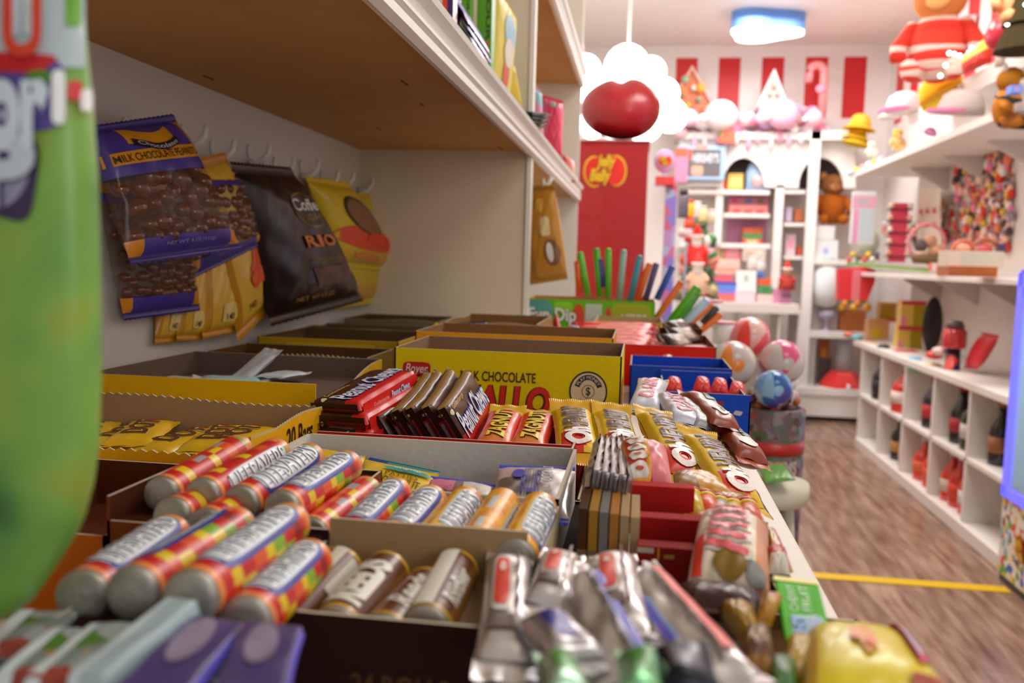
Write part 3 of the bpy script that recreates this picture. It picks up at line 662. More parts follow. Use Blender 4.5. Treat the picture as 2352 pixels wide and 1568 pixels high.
LS('orange', 'orange candy roll third in the middle box, white lettering facing out', (895, 1255, .44), (992, 1148, .525), G2, 4)
LS('orange', 'orange candy roll fourth in the middle box, lettering turned left', (988, 1262, .44), (1072, 1152, .52), G2, 40)
LS('orange', 'plain orange candy roll second from right in the middle box', (1088, 1265, .44), (1156, 1156, .52), G2, 110)
LS('orange', 'orange candy roll rightmost in the middle box, lettering turned left', (1182, 1285, .425), (1240, 1166, .51), G2, 42)
LS('red', 'red candy roll leftmost in the lower row, partly behind the green bag', (185, 1372, .31), (395, 1226, .41), G3, 4)
LS('red', 'red and yellow candy roll second in the lower row, lettering turned right', (300, 1366, .30), (545, 1208, .405), G3, -50)
LS('red', 'red candy roll third in the lower row, largest white lettering', (432, 1378, .29), (668, 1200, .405), G3, 0)
LS('red', 'red candy roll rightmost in the lower row beside the brown rolls', (560, 1435, .30), (716, 1285, .385), G3, -2)
# end of an upside roll under the upper row
LS('red', 'candy roll lying underneath the upper row, only its silver end showing', (392, 1188, .43), (560, 1120, .53), G1, 160)
LS('red', 'candy roll underneath the middle of the upper row', (470, 1215, .42), (640, 1110, .53), G1, 160)
for (lab, a, b, sp, tx) in (('brown candy roll leftmost in the dark brown box, white stripe along it', (642, 1452, .345), (788, 1300, .41), 20, None),
        ('brown candy roll second from left with big white lettering', (768, 1452, .345), (893, 1312, .41), 0, 'REEDS'),
        ('brown candy roll third from left with thin slanted lettering', (880, 1470, .345), (985, 1352, .40), 10, 'reed'),
        ('brown candy roll with broad white strip and gold crinkled end', (975, 1452, .35), (1048, 1308, .42), -10, 'REED'),):
    rt, S = LS('brown', lab, a, b, G4, sp, r=.0118); L = (pY(*b)-pY(*a)).length
    if tx == 'REEDS': 
        letters(rt, 'REEDS', S, (-L*.4, -.009, L*.28, .009), '#d9d5c8', out='#6a3a18', bold=.06, eps=.0004)
    elif tx == 'reed': letters(rt, 'Reeds', S, (-L*.3, -.007, L*.3, .007), '#cfcabb', bold=.03, shear=.4, eps=.0004)
    elif tx: patch(rt, S, (-L*.45, -.0045, L*.46, .0045), '#ded9cc', .0004); letters(rt, 'RootBeer', S, (-L*.3, -.0155, L*.2, -.0065), '#d9d5c8', bold=.03, eps=.0006)
    else: patch(rt, S, (-L*.45, -.001, L*.46, .005), '#cfc9b8', .0004); patch(rt, S, (-L*.1, -.014, L*.4, -.005), '#c9c3b2', .0005)
c = pY(1075, 1335, .405)
# ---------------- boxes under the rolls
tray('display_box', 'dark brown box under the upper row of red candy rolls', -.292, -.176, .44, .585, 1.0, '#7a3c10', '#4a200c', floor=1.0-.004, drop={'left': 1.012, 'front': .998, 'right': .999, 'back': .999})
tray('display_box', 'orange brown carton beneath the torn zigzag box', -.42, -.30, .45, .62, .985, '#c46412', '#5a2a10', floor=.95)
tray('display_box', 'low tray holding the red and orange rolls in the middle', -.172, -.045, .436, .53, .998, '#c9b48c', '#a5855c', floor=.993, drop={'front': .99})
t, P, fs = tray('display_box', 'dark brown cardboard box of brown rolls, faint lettering on its front', -.156, -.052, .338, .428, 1.0, '#2e1510', '#a98a62', floor=.985, drop={'back': 1.013, 'left': .99, 'right': 1.0}, curve=())
letters(P['front'], '24 ROLLS', fs['front'], (.042, .036, .084, .046), '#5a3510', cuts=1, bold=.02)
tray('display_box', 'near black box at the lower left under the red rolls', -.222, -.158, .288, .43, 1.006, '#1d0f0c', '#2a120c', floor=1.003, drop={'right': 1.0, 'front': 1.004})
# ---------------- white tray with coconut patties
tray('display_box', 'white cardboard tray with flat coconut candies behind the orange rolls', -.272, -.046, .535, .69, 1.0, '#dcd6cc', '#cfcac4', floor=.945, t=.0025)
def pc(label, q, T, cols, zone=None, **k): return pouch('candy_packet', label, 'candy packet', *PYs(*q), T, cols, zone, **k)
b, S = pc('yellow coconut patty packet lying right of the red rolls, blue oval printed on it', ((800, 1180, .56), (960, 1205, .56), (1008, 1090, .66), (838, 1055, .675)), .012, ['#ecc312'], group='coconut packets in the white tray', seal=.04)
letters(b, 'COCONUT', S, (.25, .42, .85, .58), '#4a3410', eps=.0012, rot=0); letters(b, 'PATTIES', S, (.35, .6, .8, .68), '#6a4a14', eps=.0012); patch(b, S, (.3, .72, .95, .82), '#3fa6a8', .0012, 'disc'); letters(b, 'original', S, (.45, .735, .8, .8), '#e8e6b0', eps=.002)
b, S = pc('yellow coconut patty packet lying at the left end behind the rolls', ((650, 1120, .58), (810, 1130, .58), (840, 1048, .665), (690, 1022, .68)), .012, ['#eabf10'], group='coconut packets in the white tray', seal=.04); patch(b, S, (.75, .7, .98, .9), '#2f7ab0', .0012, 'disc')
b, S = pc('teal and navy packet standing against the back wall of the white tray', ((835, 1085, .672), (990, 1105, .67), (1010, 1083, .678), (850, 1050, .68)), .006, ['#3f9aa0'], seal=.05); patch(b, S, (.0, .4, .3, .9), '#2a4fa8', .001)
b, S = pc('clear and pink taffy packet with blue printed top, left of the silver one', ((960, 1200, .55), (1120, 1205, .55), (1142, 1112, .64), (990, 1092, .65)), .012, ['#c9a9a8', '#e07a9a'], lambda u, v: 1 if u < .4 and v > .55 else 0, group='taffy packets with blue tops', seal=.09, sealcol='#5a54c8', mats=[foil('#b8a8a8'), film('#df8098')])
letters(b, 'COCONUT', S, (.1, .5, .8, .6), '#b04a78', eps=.001); patch(b, S, (.55, .2, .95, .75), '#cfc8bc', .001)
b, S = pc('silver taffy packet with blue ruled top at the right end of the white tray', ((1122, 1195, .545), (1305, 1205, .54), (1322, 1072, .655), (1148, 1066, .66)), .014, ['#b8b2ac', '#d8b4b0'], lambda u, v: 1 if u < .35 and v > .6 else 0, group='taffy packets with blue tops', seal=.09, sealcol='#3a4cc4', mats=[foil('#b8b4b2'), film('#d0aaa8')])
letters(b, 'PATTIES', S, (.35, .72, .6, .3), '#3a3aa0', eps=.001, rot=0); letters(b, 'COCONUT', S, (.6, .45, .74, .85), '#d0d4e0', eps=.001, rot=1); patch(b, S, (.22, .55, .38, .72), '#4146b8', .001, 'disc')
t, P, fs = tray('display_box', 'grey brown carton with navy bars at the right end of the middle rolls', -.085, -.05, .50, .53, .978, '#b59a80', '#8a7258', floor=.95); patch(P['front'], fs['front'], (.008, .03, .026, .036), '#2a2560', n=(1, 1)); patch(P['front'], fs['front'], (.008, .018, .026, .026), '#2a2560', n=(1, 1))
# ---------------- red edged box with peanut chews and crunchy bars
tray('display_box', 'red edged cardboard tray behind the white tray holding chocolate bars', -.268, -.052, .70, .905, 1.0, '#b81a1c', '#7a1a14', floor=.955, drop={'left': .985, 'back': .975, 'right': .99})
GP = 'brown peanut chew bars'
def chew(label, p0, p1, W=.058, T=.017, roll=0., seed=0, face=True):
    a, b_ = pY(*p0), pY(*p1)
    def z(u, v):
        if v > .93: return 2
        if v < -.93: return 1
        if v < -.35 and u < .85: return 1
        return 0
    b, S = bar('peanut_chew_bar', label, 'candy bar', .112, W, T, ['#4a2512', '#d3241e', '#8a6428'], z, .006, '#2a120c', GP, frame(a, b_, roll), block=True, seed=seed)
    if face:
        letters(b, 'Peanut Chews', S, (-.05, -.016, .052, .012), '#dfe3ea', out='#2a3fb0', bold=.02, outw=.04, eps=.0007, shear=.15)
        letters(b, 'Goldenbergs', S, (-.045, .014, -.005, .021), '#d9b070', eps=.0007); patch(b, S, (-.054, .012, -.048, .018), '#e8d9b0', .0006, 'disc')
    # red printed side and dark end with a grey label
    sd = flat((-.056, -W/2-.0004, -T/2), (1, 0, 0), (0, 0, 1)); patch(b, sd, (.004, .001, .108, T-.002), '#e0281f', .0004, n=(1, 1), name='side_print')
    letters(b, 'Peanut Chews', sd, (.055, .004, .09, .012), '#e9edf2', out='#2a50c0', cuts=1, bold=.02, eps=.0008); letters(b, 'Goldenbergs', sd, (.022, .004, .05, .010), '#f0b8a8', cuts=1, eps=.0008)
    en = flat((-.0566, W/2, -T/2), (0, -1, 0), (0, 0, 1)); patch(b, en, (.002, .001, W-.002, T-.001), '#2a120c', .0005, n=(1, 1), name='end_print')
    patch(b, en, (W*.25, T*.1, W*.95, T*.62), '#8e1a14', .0009, n=(1, 1), name='end_print'); patch(b, en, (W*.3, T*.15, W*.75, T*.34), '#6a6a6e', .0013, n=(1, 1), name='end_print'); patch(b, en, (W*.12, T*.3, W*.18, T*.6), '#c9a84a', .0013, 'disc', name='end_print')
    return b
chew('peanut chew bar lying flat on top of the pile at the left, red side showing', (778, 938, .80), (900, 868, .895), roll=-3, seed=1)
chew('peanut chew bar lying flat just under the top bar', (792, 968, .79), (910, 902, .885), roll=-2, seed=2, face=False)
chew('peanut chew bar lowest of the flat pile, mostly hidden', (800, 1002, .785), (915, 935, .88), roll=0, seed=3, face=False)
for k, (a, b_, lb) in enumerate((((890, 1005, .80), (975, 925, .90), 'leftmost of the leaning row, lowest'), ((935, 990, .80), (1000, 905, .90), 'second from left in the leaning row'), ((965, 985, .80), (1022, 902, .90), 'third from left in the leaning row'), ((1003, 982, .80), (1052, 898, .90), 'fourth in the leaning row, gold top edge'), ((1040, 985, .80), (1090, 902, .90), 'rightmost of the leaning row, white lettering facing out'))):
    chew('peanut chew bar '+lb, a, b_, .052, .016, 60, 5+k, k == 4)
def crunchy(kind, label, p0, p1, W, T, L, seed, roll=0, group=None):
    a, b_ = pY(*p0), pY(*p1); d = (b_-a)
    if kind == 'zag':
        z = lambda u, v: 1 if u > .78 else (2 if u < -.45 and abs(v) < .75 else 0)
        b, S = bar('candy_bar', label, 'candy bar', d.length, W, T, ['#e0361a', '#e0a812', '#e07a30'], z, .014, '#dcae10', group, frame(a, b_, roll), seed=seed, finup=.2, finw=1.08)
        l = d.length; letters(b, 'ZAGNUT', S, (-l*.36, -W*.27, l*.33, W*.24), '#f2d41c', out='#4a2810', bold=.03, outw=.05, shear=.15, eps=.0007)
        patch(b, S, (l*.36, -W*.2, l*.4, W*.25), '#e8c9a0', .0006, 'round')
    if kind == 'oh':
        z = lambda u, v: 1 if (u < -.45 and (v-.2)**2+(u+.75)**2 < .3) else 0
        b, S = bar('candy_bar', label, 'candy bar', d.length, W, T, ['#ecc20e', '#d9301c', '#c8960c'], z, .019, '#dca80c', group, frame(a, b_, roll), seed=seed, finup=.25, finw=1.12)
        l = d.length; letters(b, 'HENRY!', S, (-l*.2, -W*.34, l*.4, W*.32), '#5a3424', out='#f4ead0', bold=.035, outw=.03, eps=.0007, shear=-.1)
        letters(b, 'Oh', S, (-l*.47, -W*.34, -l*.2, W*.3), '#f6efe8', out='#d9301c', bold=.06, outw=.05, eps=.0009)
    return b
crunchy('zag', 'red crunchy bar with yellow lettering, left of the pair', (1128, 1038, .765), (1165, 950, .88), .036, .018, .12, 1, 0, 'red crunchy bars')
crunchy('zag', 'red crunchy bar with yellow lettering, right of the pair', (1208, 1042, .765), (1240, 955, .88), .036, .018, .12, 2, 0, 'red crunchy bars')
GO = 'yellow nut bars'
crunchy('oh', 'yellow nut bar with brown lettering, leftmost, in front of the round seal', (1328, 1040, .76), (1312, 948, .87), .040, .022, .12, 3, 0, GO)
crunchy('oh', 'yellow nut bar second from left, behind the small red bag', (1428, 1045, .76), (1405, 955, .87), .038, .022, .12, 4, 6, GO)
crunchy('oh', 'yellow nut bar third from left, under a wide yellow seal', (1572, 1095, .70), (1502, 962, .84), .036, .024, .12, 5, 12, GO)
crunchy('oh', 'yellow nut bar rightmost, largest white and red lettering', (1702, 1155, .64), (1602, 1015, .78), .036, .024, .12, 6, 14, GO)
b, S = pc('yellow torn wrapper flap tucked below the nut bars', ((1550, 1130, .62), (1700, 1150, .62), (1620, 1080, .68), (1545, 1085, .68)), .014, ['#c48a0c', '#8a5a10'], lambda u, v: 1 if u < .4 else 0, seal=.1, sealcol='#b07a0c')
b, S = pc('dark yellow wrapper end sticking out below the rightmost nut bar', ((1620, 1190, .60), (1705, 1205, .60), (1712, 1130, .64), (1625, 1120, .64)), .012, ['#9a6410'], seal=.12, sealcol='#b8800e')
tray('display_box', 'yellow carton beneath the yellow nut bars', -.045, .06, .70, .95, .955, '#c79a0c', '#8a6a1c', floor=.95)
# ---------------- silver foil strips standing on edge, carton strips below
for k in range(5):
    x0, x1 = 1352+k*20, 1372+k*12
    a, b_ = pY(x0, 1150+k*4, .535), pY(x1, 1058-k*0, .66)
    bar('foil_bar', 'silver foil wrapped bar standing on edge, '+['leftmost of five', 'second of five', 'middle of five', 'fourth of five', 'rightmost of five, beside the small red bag'][k], 'candy bar', .12, .042, .0075, ['#c2bec0'], None, .003, '#9a8f92', 'silver foil bars standing on edge', frame(a, b_, -84), True, seed=20+k, crink=.0006, block=True)
for k in range(6):
    a = pY(1322+k*24, 1310, .49); b_ = pY(1344+k*24, 1168+k*4, .49)
    r = thing('carton', 'narrow brown carton standing on edge, '+['leftmost and darkest', 'second from left, golden print', 'third from left, grey print', 'fourth from left, orange stripe', 'second from the right, plain', 'rightmost, plain'][k], 'box', Matrix.Translation((a.x+.003, .49, .955)), 'narrow cartons below the silver foil bars')
    w = .0052; m = MB(); m.box((-w/2, 0, 0), (w/2, .05, b_.z-.955)); m.build('carton', card(['#4a2e14', '#9c7326', '#75706a', '#a87030', '#a98c68', '#b0926c'][k]), r, bevel=.0004)
    m = MB(); m.box((-w/2-.0002, -.0004, (b_.z-.955)*.5), (w/2+.0002, 0, (b_.z-.955)*.55)); m.build('fold_line', card('#7a5a3c'), r)
tray('display_box', 'dark tray under the silver foil bars and narrow cartons', -.048, -.004, .485, .69, .957, '#2a2018', '#1c1410', floor=.955)
# ---------------- red bags
def redbag(name, label, q, T, txt, seed, group='red bags'):
    b, S = pouch(name, label, 'candy bag', *PYs(*q), T, ['#dd3a32', '#e8858a', '#b88a4a'], lambda u, v: 1 if (u > .6 and .08 < v < .95) else 0, .09, '#cf2a22', group=group, seed=seed, crink=.015)
    return b, S
b, S = redbag('candy_bag', 'small red and pink bag with white vertical lettering beside the silver foil bars', ((1440, 1122, .565), (1546, 1120, .565), (1528, 1022, .63), (1412, 1024, .64)), .028, '', 3)
patch(b, S, (.08, .05, .6, .9), '#e2a22a', .0006, 'round'); patch(b, S, (.12, .08, .5, .86), '#d8482a', .001, 'round')

for k in range(5): patch(b, S, (.15+.012*k, .08+k*.15, .5+.012*k, .2+k*.15), '#efe9df', .0016, 'round', ang=.25, name='printed_stroke'); patch(b, S, (.24, .12+k*.15, .42, .15+k*.15), '#c8583a', .0022, 'disc', ang=.25, name='printed_stroke')
def block(name, label, cat, q4, Y, dp, col, group=None, roughcol=None, deco=None):
    """closed carton with its front quad given by left-top, right-bottom pixels"""
    return sbox(name, label, cat, (q4[0], q4[1]), (q4[2], q4[3]), Y, dp*.6, col, group=group, band=deco, pat=mt(col, .7))
block('candy_box', 'deep red carton directly below the small red bag', 'candy box', (1438, 1122, 1596, 1200), .545, .02, '#b01c18', 'deep red cartons', deco=[(.1, .1, .66, .3, '#8a6f66'), (.2, .12, .4, .2, '#2c2a60')])
block('candy_box', 'deep red carton left of the big glossy striped bag', 'candy box', (1464, 1196, 1612, 1268), .50, .02, '#a01714', 'deep red cartons', deco=[(.1, .02, .75, .24, '#7a4a38'), (.66, 0, .76, .14, '#cabfb0')])
block('candy_box', 'deep red carton lowest, tucked behind the silver bars', 'candy box', (1460, 1264, 1620, 1345), .47, .02, '#8a1613', 'deep red cartons', deco=[(.0, .85, .25, .98, '#b5a994'), (.3, .7, .33, .98, '#d88a14'), (.4, .75, .55, .85, '#a8861a')])
# big glossy bag
b, S = pouch('candy_bag', 'big glossy cream bag with bold red striped lettering near the counter edge', 'candy bag', *PYs((1578, 1352, .43), (1768, 1382, .42), (1765, 1222, .515), (1606, 1192, .53)), .04, ['#f4e2ca', '#e09a6c'], lambda u, v: 1 if u > .82 else 0, .02, '#e8d8c0', seed=5, crink=.014, tooth=False)
for k in range(7):
    v0 = .16+k*.115; wv = lambda u, v, e=0, k=k: S(u, v+.02*math.sin(u*7+k), e)
    patch(b, wv, (.14+.01*k, v0-.014, .8-.012*k, v0+.078), '#efe6da', .0008, 'round'); patch(b, wv, (.18+.01*k, v0, .74-.012*k, v0+.06), '#e8606a', .0014, 'round', mat=film('#e8606a'))
patch(b, S, (.0, .03, .2, .34), '#e0d8cc', .0009); patch(b, S, (.04, .03, .17, .3), '#e8402e', .0016); patch(b, S, (.3, .03, .72, .17), '#8a6a20', .001, 'disc'); patch(b, S, (.72, .03, .95, .13), '#8a8a86', .001, 'round')
b, S = pc('dark brown crimped wrapper end below the big glossy bag', ((1590, 1400, .39), (1742, 1410, .385), (1752, 1366, .425), (1545, 1345, .44)), .016, ['#3a140c'], seal=.12, sealcol='#4a230c')
b, S = pc('orange crimped wrapper above the big glossy bag', ((1600, 1205, .505), (1765, 1235, .50), (1764, 1200, .53), (1570, 1180, .54)), .012, ['#b01c14', '#b8780e'], lambda u, v: 1 if v > .45 else 0, seal=.14, sealcol='#b47a18')
b, S = pc('gold foil packet with a blue edge under the dark brown wrapper', ((1720, 1478, .36), (1752, 1470, .36), (1738, 1400, .40), (1640, 1400, .40)), .02, ['#a8801a', '#6a4a10'], lambda u, v: 1 if v > .7 else 0, seal=.06, sealcol='#8a6212')
b, S = pc('yellow brown twisted wrapper beside the green packet', ((1740, 1430, .37), (1770, 1440, .37), (1800, 1372, .40), (1745, 1370, .40)), .014, ['#b87f10'], seal=.1)
b, S = pc('orange and brown wrapper at the bottom beside the green packet', ((1700, 1575, .31), (1785, 1580, .31), (1768, 1455, .35), (1700, 1470, .35)), .022, ['#8a5a10', '#5a2c0c'], lambda u, v: 1 if int(v*5) % 2 else 0, seal=.06, sealcol='#c06a10')
b, S = pc('yellow, cream and red striped wrapper between glossy bag and counter edge', ((1785, 1315, .47), (1822, 1312, .47), (1778, 1215, .545), (1752, 1215, .545)), .014, ['#d8a83a', '#d8cdb4', '#c0382a'], lambda u, v: int(u*3) if u < 1 else 2, seal=.05)
b, S = pc('red twisted wrapper with white ends behind the green packet', ((1765, 1322, .455), (1815, 1325, .455), (1805, 1270, .49), (1760, 1262, .49)), .018, ['#b01a16', '#cfc8b8'], lambda u, v: 1 if v < .35 else 0, seal=.08, sealcol='#4a1c0c')
for k, (px, py, c1) in enumerate(((1598, 1165, '#c9a80f'), (1632, 1172, '#e0481e'), (1662, 1182, '#8f8a70'), (1692, 1188, '#c8a00f'), (1728, 1190, '#d8584a'))):
    a = pY(px, py+22, .56); b_ = pY(px-12, py-24, .60)
    r = thing('candy_tube', 'small yellow and red candy tube, '+['leftmost of the row', 'second of the row, red and white print', 'middle of the row, grey print', 'fourth of the row', 'rightmost near the counter edge'][k], 'candy tube', frame(a, b_), 'small candy tubes below the nut bars')
    L = .05; m = MB(); m.lathe([(.0001, -L/2), (.0075, -L/2), (.0078, 0), (.0075, L*.42)], 14, 0, True, Matrix.Rotation(math.radians(90), 4, 'Y')); m.build('tube_body', film(c1), r)
    m = MB(); m.lathe([(.0082, L*.30), (.0082, L*.42), (.006, L*.5), (.0001, L*.51)], 14, 0, True, Matrix.Rotation(math.radians(90), 4, 'Y')); m.build('tube_cap', film('#b81c18'), r)
    m = MB(); m.lathe([(.0083, L*.24), (.0083, L*.3)], 14, 0, True, Matrix.Rotation(math.radians(90), 4, 'Y')); m.build('tube_ring', film('#e8cc18'), r)
tray('display_box', 'red and brown carton stack under the candy tubes', .0, .085, .47, .60, .965, '#8a1a14', '#6a3414', floor=.955)
# chocolate wrappers by the blue tray
GH = 'clear and brown wrapped bars by the blue tray'
def clearbar(label, p0, p1, W, T, seed, cols, txt, tc, fc, roll=10):
    a, b_ = pY(*p0), pY(*p1); l = (b_-a).length
    b, S = bar('candy_bar', label, 'candy bar', l, W, T, cols, lambda u, v: 1 if (abs(u) < .7 and abs(v) < .55) else 0, .012, fc, GH, frame(a, b_, roll), seed=seed, crink=.0006)
    if txt: letters(b, txt, S, (-l*.35, -W*.25, l*.35, W*.25), tc, bold=.03, eps=.0008)
    return b, S
clearbar('white wrapped bar with red print and blue swirls beside the large yellow box', (1478, 945, .92), (1500, 880, 1.06), .036, .022, 1, ['#c9cbd6', '#ded9e4'], 'CLARK', '#d83a4a', '#b8a860', 0)
clearbar('white and blue wrapped bar lying behind the yellow nut bars', (1580, 975, .86), (1535, 915, .98), .034, .02, 2, ['#b8b8c6', '#dcd2de'], 'CLARK', '#c83a54', '#a8a4b0')
clearbar('silver grey wrapped bar between the white bar and the brown one', (1620, 985, .86), (1575, 925, .96), .024, .018, 3, ['#8f8f94', '#a9a5a8'], None, None, '#808086')
b, S = clearbar('brown and white wrapped bar with green print in front of the blue panel', (1668, 985, .86), (1592, 915, .98), .034, .024, 4, ['#8a3416', '#d0c8c0'], None, None, '#a04a1c', 16)
patch(b, S, (.01, -.008, .045, .002), '#3f7a54', .001, 'round'); patch(b, S, (-.045, -.008, -.015, .01), '#ece6da', .001, 'disc'); letters(b, 'oh', S, (-.038, -.003, -.022, .005), '#2a2a2a', eps=.0016)
b, S = clearbar('brown and white wrapped bar with flared red brown end at the counter edge', (1728, 1058, .80), (1655, 985, .91), .032, .024, 5, ['#8a3416', '#c9c0b8'], None, None, '#b04a14', 16)
patch(b, S, (-.02, -.008, .04, .0), '#3f6a6a', .001, 'round'); patch(b, S, (-.045, -.008, -.02, .01), '#e8e2d6', .001, 'disc')
b, S = clearbar('black and silver wrapped bar with red print sliding off the nut bars', (1718, 1165, .66), (1640, 1045, .80), .034, .014, 6, ['#2a2a30', '#6a6670'], None, None, '#1e1e22', 16)
letters(b, 'GOO', S, (-.0, -.012, .06, .006), '#e8402a', bold=.03, eps=.001)
pc('black crimped wrapper corner lying on the white counter edge', ((1718, 1190, .62), (1752, 1182, .63), (1722, 1150, .65), (1708, 1140, .66)), .006, ['#2a2c2c'], seal=.1)
pc('dark crimped wrapper between the nut bars and brown bars', ((1625, 1030, .84), (1668, 1045, .82), (1680, 1015, .86), (1640, 1000, .87)), .01, ['#3a2c14', '#6a5a20'], lambda u, v: 1 if int(u*9) % 2 else 0, seal=.1)
# blue box
BL = '#1c48b4'
t, P, fs = tray('display_box', 'blue cardboard display box with jelly bean shapes printed on its low front', .035, .140, 1.10, 1.34, CT+.06, BL, BL, floor=CT+.03, drop={'back': CT+.058, 'left': CT+.05, 'right': CT+.052})
for k, (u, v, c, a) in enumerate(((.067, .048, '#8a1c30', .3), (.09, .037, '#b8b4bc', -.3), (.089, .0115, '#d8981a', .3), (.03, .05, '#a8861a', -.2), (.06, .03, '#b0461c', .2))):
    patch(P['front'], fs['front'], (u-.005, v-.0028, u+.005, v+.0028), c, .0007, 'round', name='printed_bean', ang=a)
patch(P['front'], fs['front'], (.068, .018, .085, .032), '#b0341c', .0006, n=(1, 1), name='printed_box'); patch(P['front'], fs['front'], (.068, .025, .078, .032), '#c9bfc0', .001, n=(1, 1), name='printed_box')
tray('display_box', 'taller blue display box behind the jelly bean one', -.012, .142, 1.352, 1.50, CT+.062, BL, BL, floor=CT+.03)
for k, (px, py) in enumerate(((1545, 885), (1610, 885), (1650, 888), (1690, 896))):
    pc('red wrapped sweet in the blue display box, '+['leftmost', 'second, pointed corner up', 'third, with gold print', 'rightmost, overhanging'][k], ((px-22, py+18, 1.2), (px+24, py+20, 1.2), (px+18, py-14, 1.24), (px-8, py-20, 1.24)), .02, ['#d8241e'], group='red sweets in the blue box', seal=.08)
# ---------------- silver wrapped bars, front
GS = 'silver foil bars with red labels'
def silver(label, p0, p1, W, T, roll, seed, red=True, blue=False, fc='#f6f6f8'):
    a, b_ = pY(*p0), pY(*p1); l = (b_-a).length
    b, S = bar('foil_bar', label, 'candy bar', l, W, T, ['#cfccca'], None, .015, fc, GS, frame(a, b_, roll), True, seed=seed, crink=.0003)
    if red:
        patch(b, S, (-l*.28, -W*.05, l*.3, W*.34), '#dcd6d0', .0008, 'round'); patch(b, S, (-l*.24, W*.0, l*.27, W*.3), '#e0402c', .0013, 'round'); patch(b, S, (l*.1, W*.08, l*.22, W*.22), '#f0c8bc', .0018, 'disc')
        patch(b, S, (-l*.4, -W*.1, -l*.3, W*.34), '#6a5a50', .0009)
    if blue and seed == 34: patch(b, S, (-l*.45, W*.26, l*.15, W*.38), '#6a64d8', .001); patch(b, S, (-l*.45, W*.2, l*.1, W*.25), '#9ab4ee', .001); patch(b, S, (-l*.4, -W*.4, l*.42, -W*.24), '#ec6a58', .001)
    elif blue: patch(b, S, (-l*.45, -W*.4, l*.4, -W*.3), '#5a58cc', .001); patch(b, S, (-l*.45, -W*.28, l*.4, -W*.24), '#9aa8e6', .001)
    # foil ridge seam
    m = MB(); m.grid(lambda i, j: S((i-.5)*l*.9, -W*.17, 0)+Vector((0, -.0006*math.sin(i*30), .0035*j)), 20, 2, 0, False); m.build('foil_seam', foil('#f2f2f4'), b)
    return b
silver('silver foil bar leftmost in front, red label and crumpled white end', (1160, 1520, .305), (1170, 1290, .42), .023, .018, 4, 31)
silver('silver foil bar second from left, small red label', (1262, 1395, .345), (1290, 1290, .42), .022, .018, 8, 32)
silver('silver foil bar third from left with bright red label', (1430, 1455, .32), (1408, 1290, .42), .024, .018, -6, 33)
silver('silver foil bar rightmost with long red and blue stripes running to the corner', (1660, 1575, .28), (1462, 1330, .39), .026, .016, -16, 34, False, True)
b = silver('silver foil bar between the red label bars with slanting blue stripe', (1440, 1570, .28), (1325, 1330, .38), .026, .014, -14, 35, False, True)
rb = pY(1600, 1480, .33)
for k, (lab, p0, p1, cs) in enumerate((('crumpled foil sweet with navy print at the bottom between the silver bars', (1330, 1520, .285), (1250, 1425, .32), ['#c6c6c8', '#28308a']),
        ('green and silver foil sweet at the bottom edge, left one', (1310, 1600, .245), (1275, 1520, .27), ['#b8dcc0', '#3f9a2c']),
        ('green and teal foil sweet at the bottom edge under the silver bars', (1480, 1610, .24), (1462, 1515, .265), ['#8fd09a', '#3a8a34']),
        ('black foil sweet at the bottom edge beside the green one', (1590, 1600, .25), (1560, 1500, .275), ['#2a2a30', '#4a4a5a']))):
    a, b_ = pY(*p0), pY(*p1)
    bar('foil_sweet', lab, 'candy', (b_-a).length, (.02, .013, .013, .02)[k], .012, cs, lambda u, v: 1 if (abs(v) < .5 and abs(u) < .6) else 0, .008, cs[0], 'foil sweets at the bottom edge', frame(a, b_, 0), mats=[foil(cs[0]), film(cs[1])], seed=40+k, crink=.0008)
tray('display_box', 'white tray under the silver foil bars', -.05, .06, .27, .425, .975, '#d8d2c8', '#b8b0a4', floor=.972)
# ---------------- bottom left packs
def pack(label, p0, p1, W, T, roll, cols, zone=None, seed=1, group=None, name='candy_pack', mats=None):
    a, b_ = pY(*p0), pY(*p1)
    return bar(name, label, 'candy pack', (b_-a).length, W, T, cols, zone, 0, None, group, frame(a, b_, roll), block=True, seed=seed, crink=.0003, mats=mats)
GPu = 'violet candy packs in the foreground'
for k, (lab, p0, p1) in enumerate((('glossy violet pack in the foreground, left of the pair', (320, 1640, .215), (500, 1440, .285)), ('glossy violet pack in the foreground, right of the pair', (560, 1640, .215), (625, 1452, .285)))):
    b, S = pack(lab, p0, p1, .023, .008, 8, ['#4a3a78', '#7a6cd6'], lambda u, v: 1 if v < -.86 else 0, group=GPu, mats=[film('#453a72'), film('#6c62dc')]); patch(b, S, (-.01, -.004, .03, .007), '#8a7f96', .0006, 'disc')
b, S = pack('white and silver stick pack pointing away at the lower left', (190, 1600, .225), (425, 1405, .285), .013, .012, 0, ['#9fb4ba', '#c4d4da'], lambda u, v: 1 if v > .4 else 0)
for k, (lab, p0, p1, w_) in enumerate((('white, green and red printed pack at the far lower left', (30, 1520, .27), (115, 1432, .31), .026), ('white pack with red and green print below the first one', (60, 1585, .245), (180, 1480, .28), .022), ('orange and green printed pack nearer the violet ones', (120, 1600, .24), (270, 1462, .285), .02))):
    b, S = pack(lab, p0, p1, w_, .012, 0, ['#b9c2c2'], seed=k, group='printed packs at the lower left', mats=[multi(['#98a4a0', '#7c8884', '#9a4234', '#4f7a2a', '#b8761a', '#a9b0b0'], 70, .4)]); patch(b, S, (-.025, w_*.2, .03, w_*.45), '#c9d4d6', .0006)
tray('display_box', 'dark box under the violet and white packs at the lower left', -.24, -.12, .20, .284, .996, '#2a1c1c', '#1c1210', floor=.99)
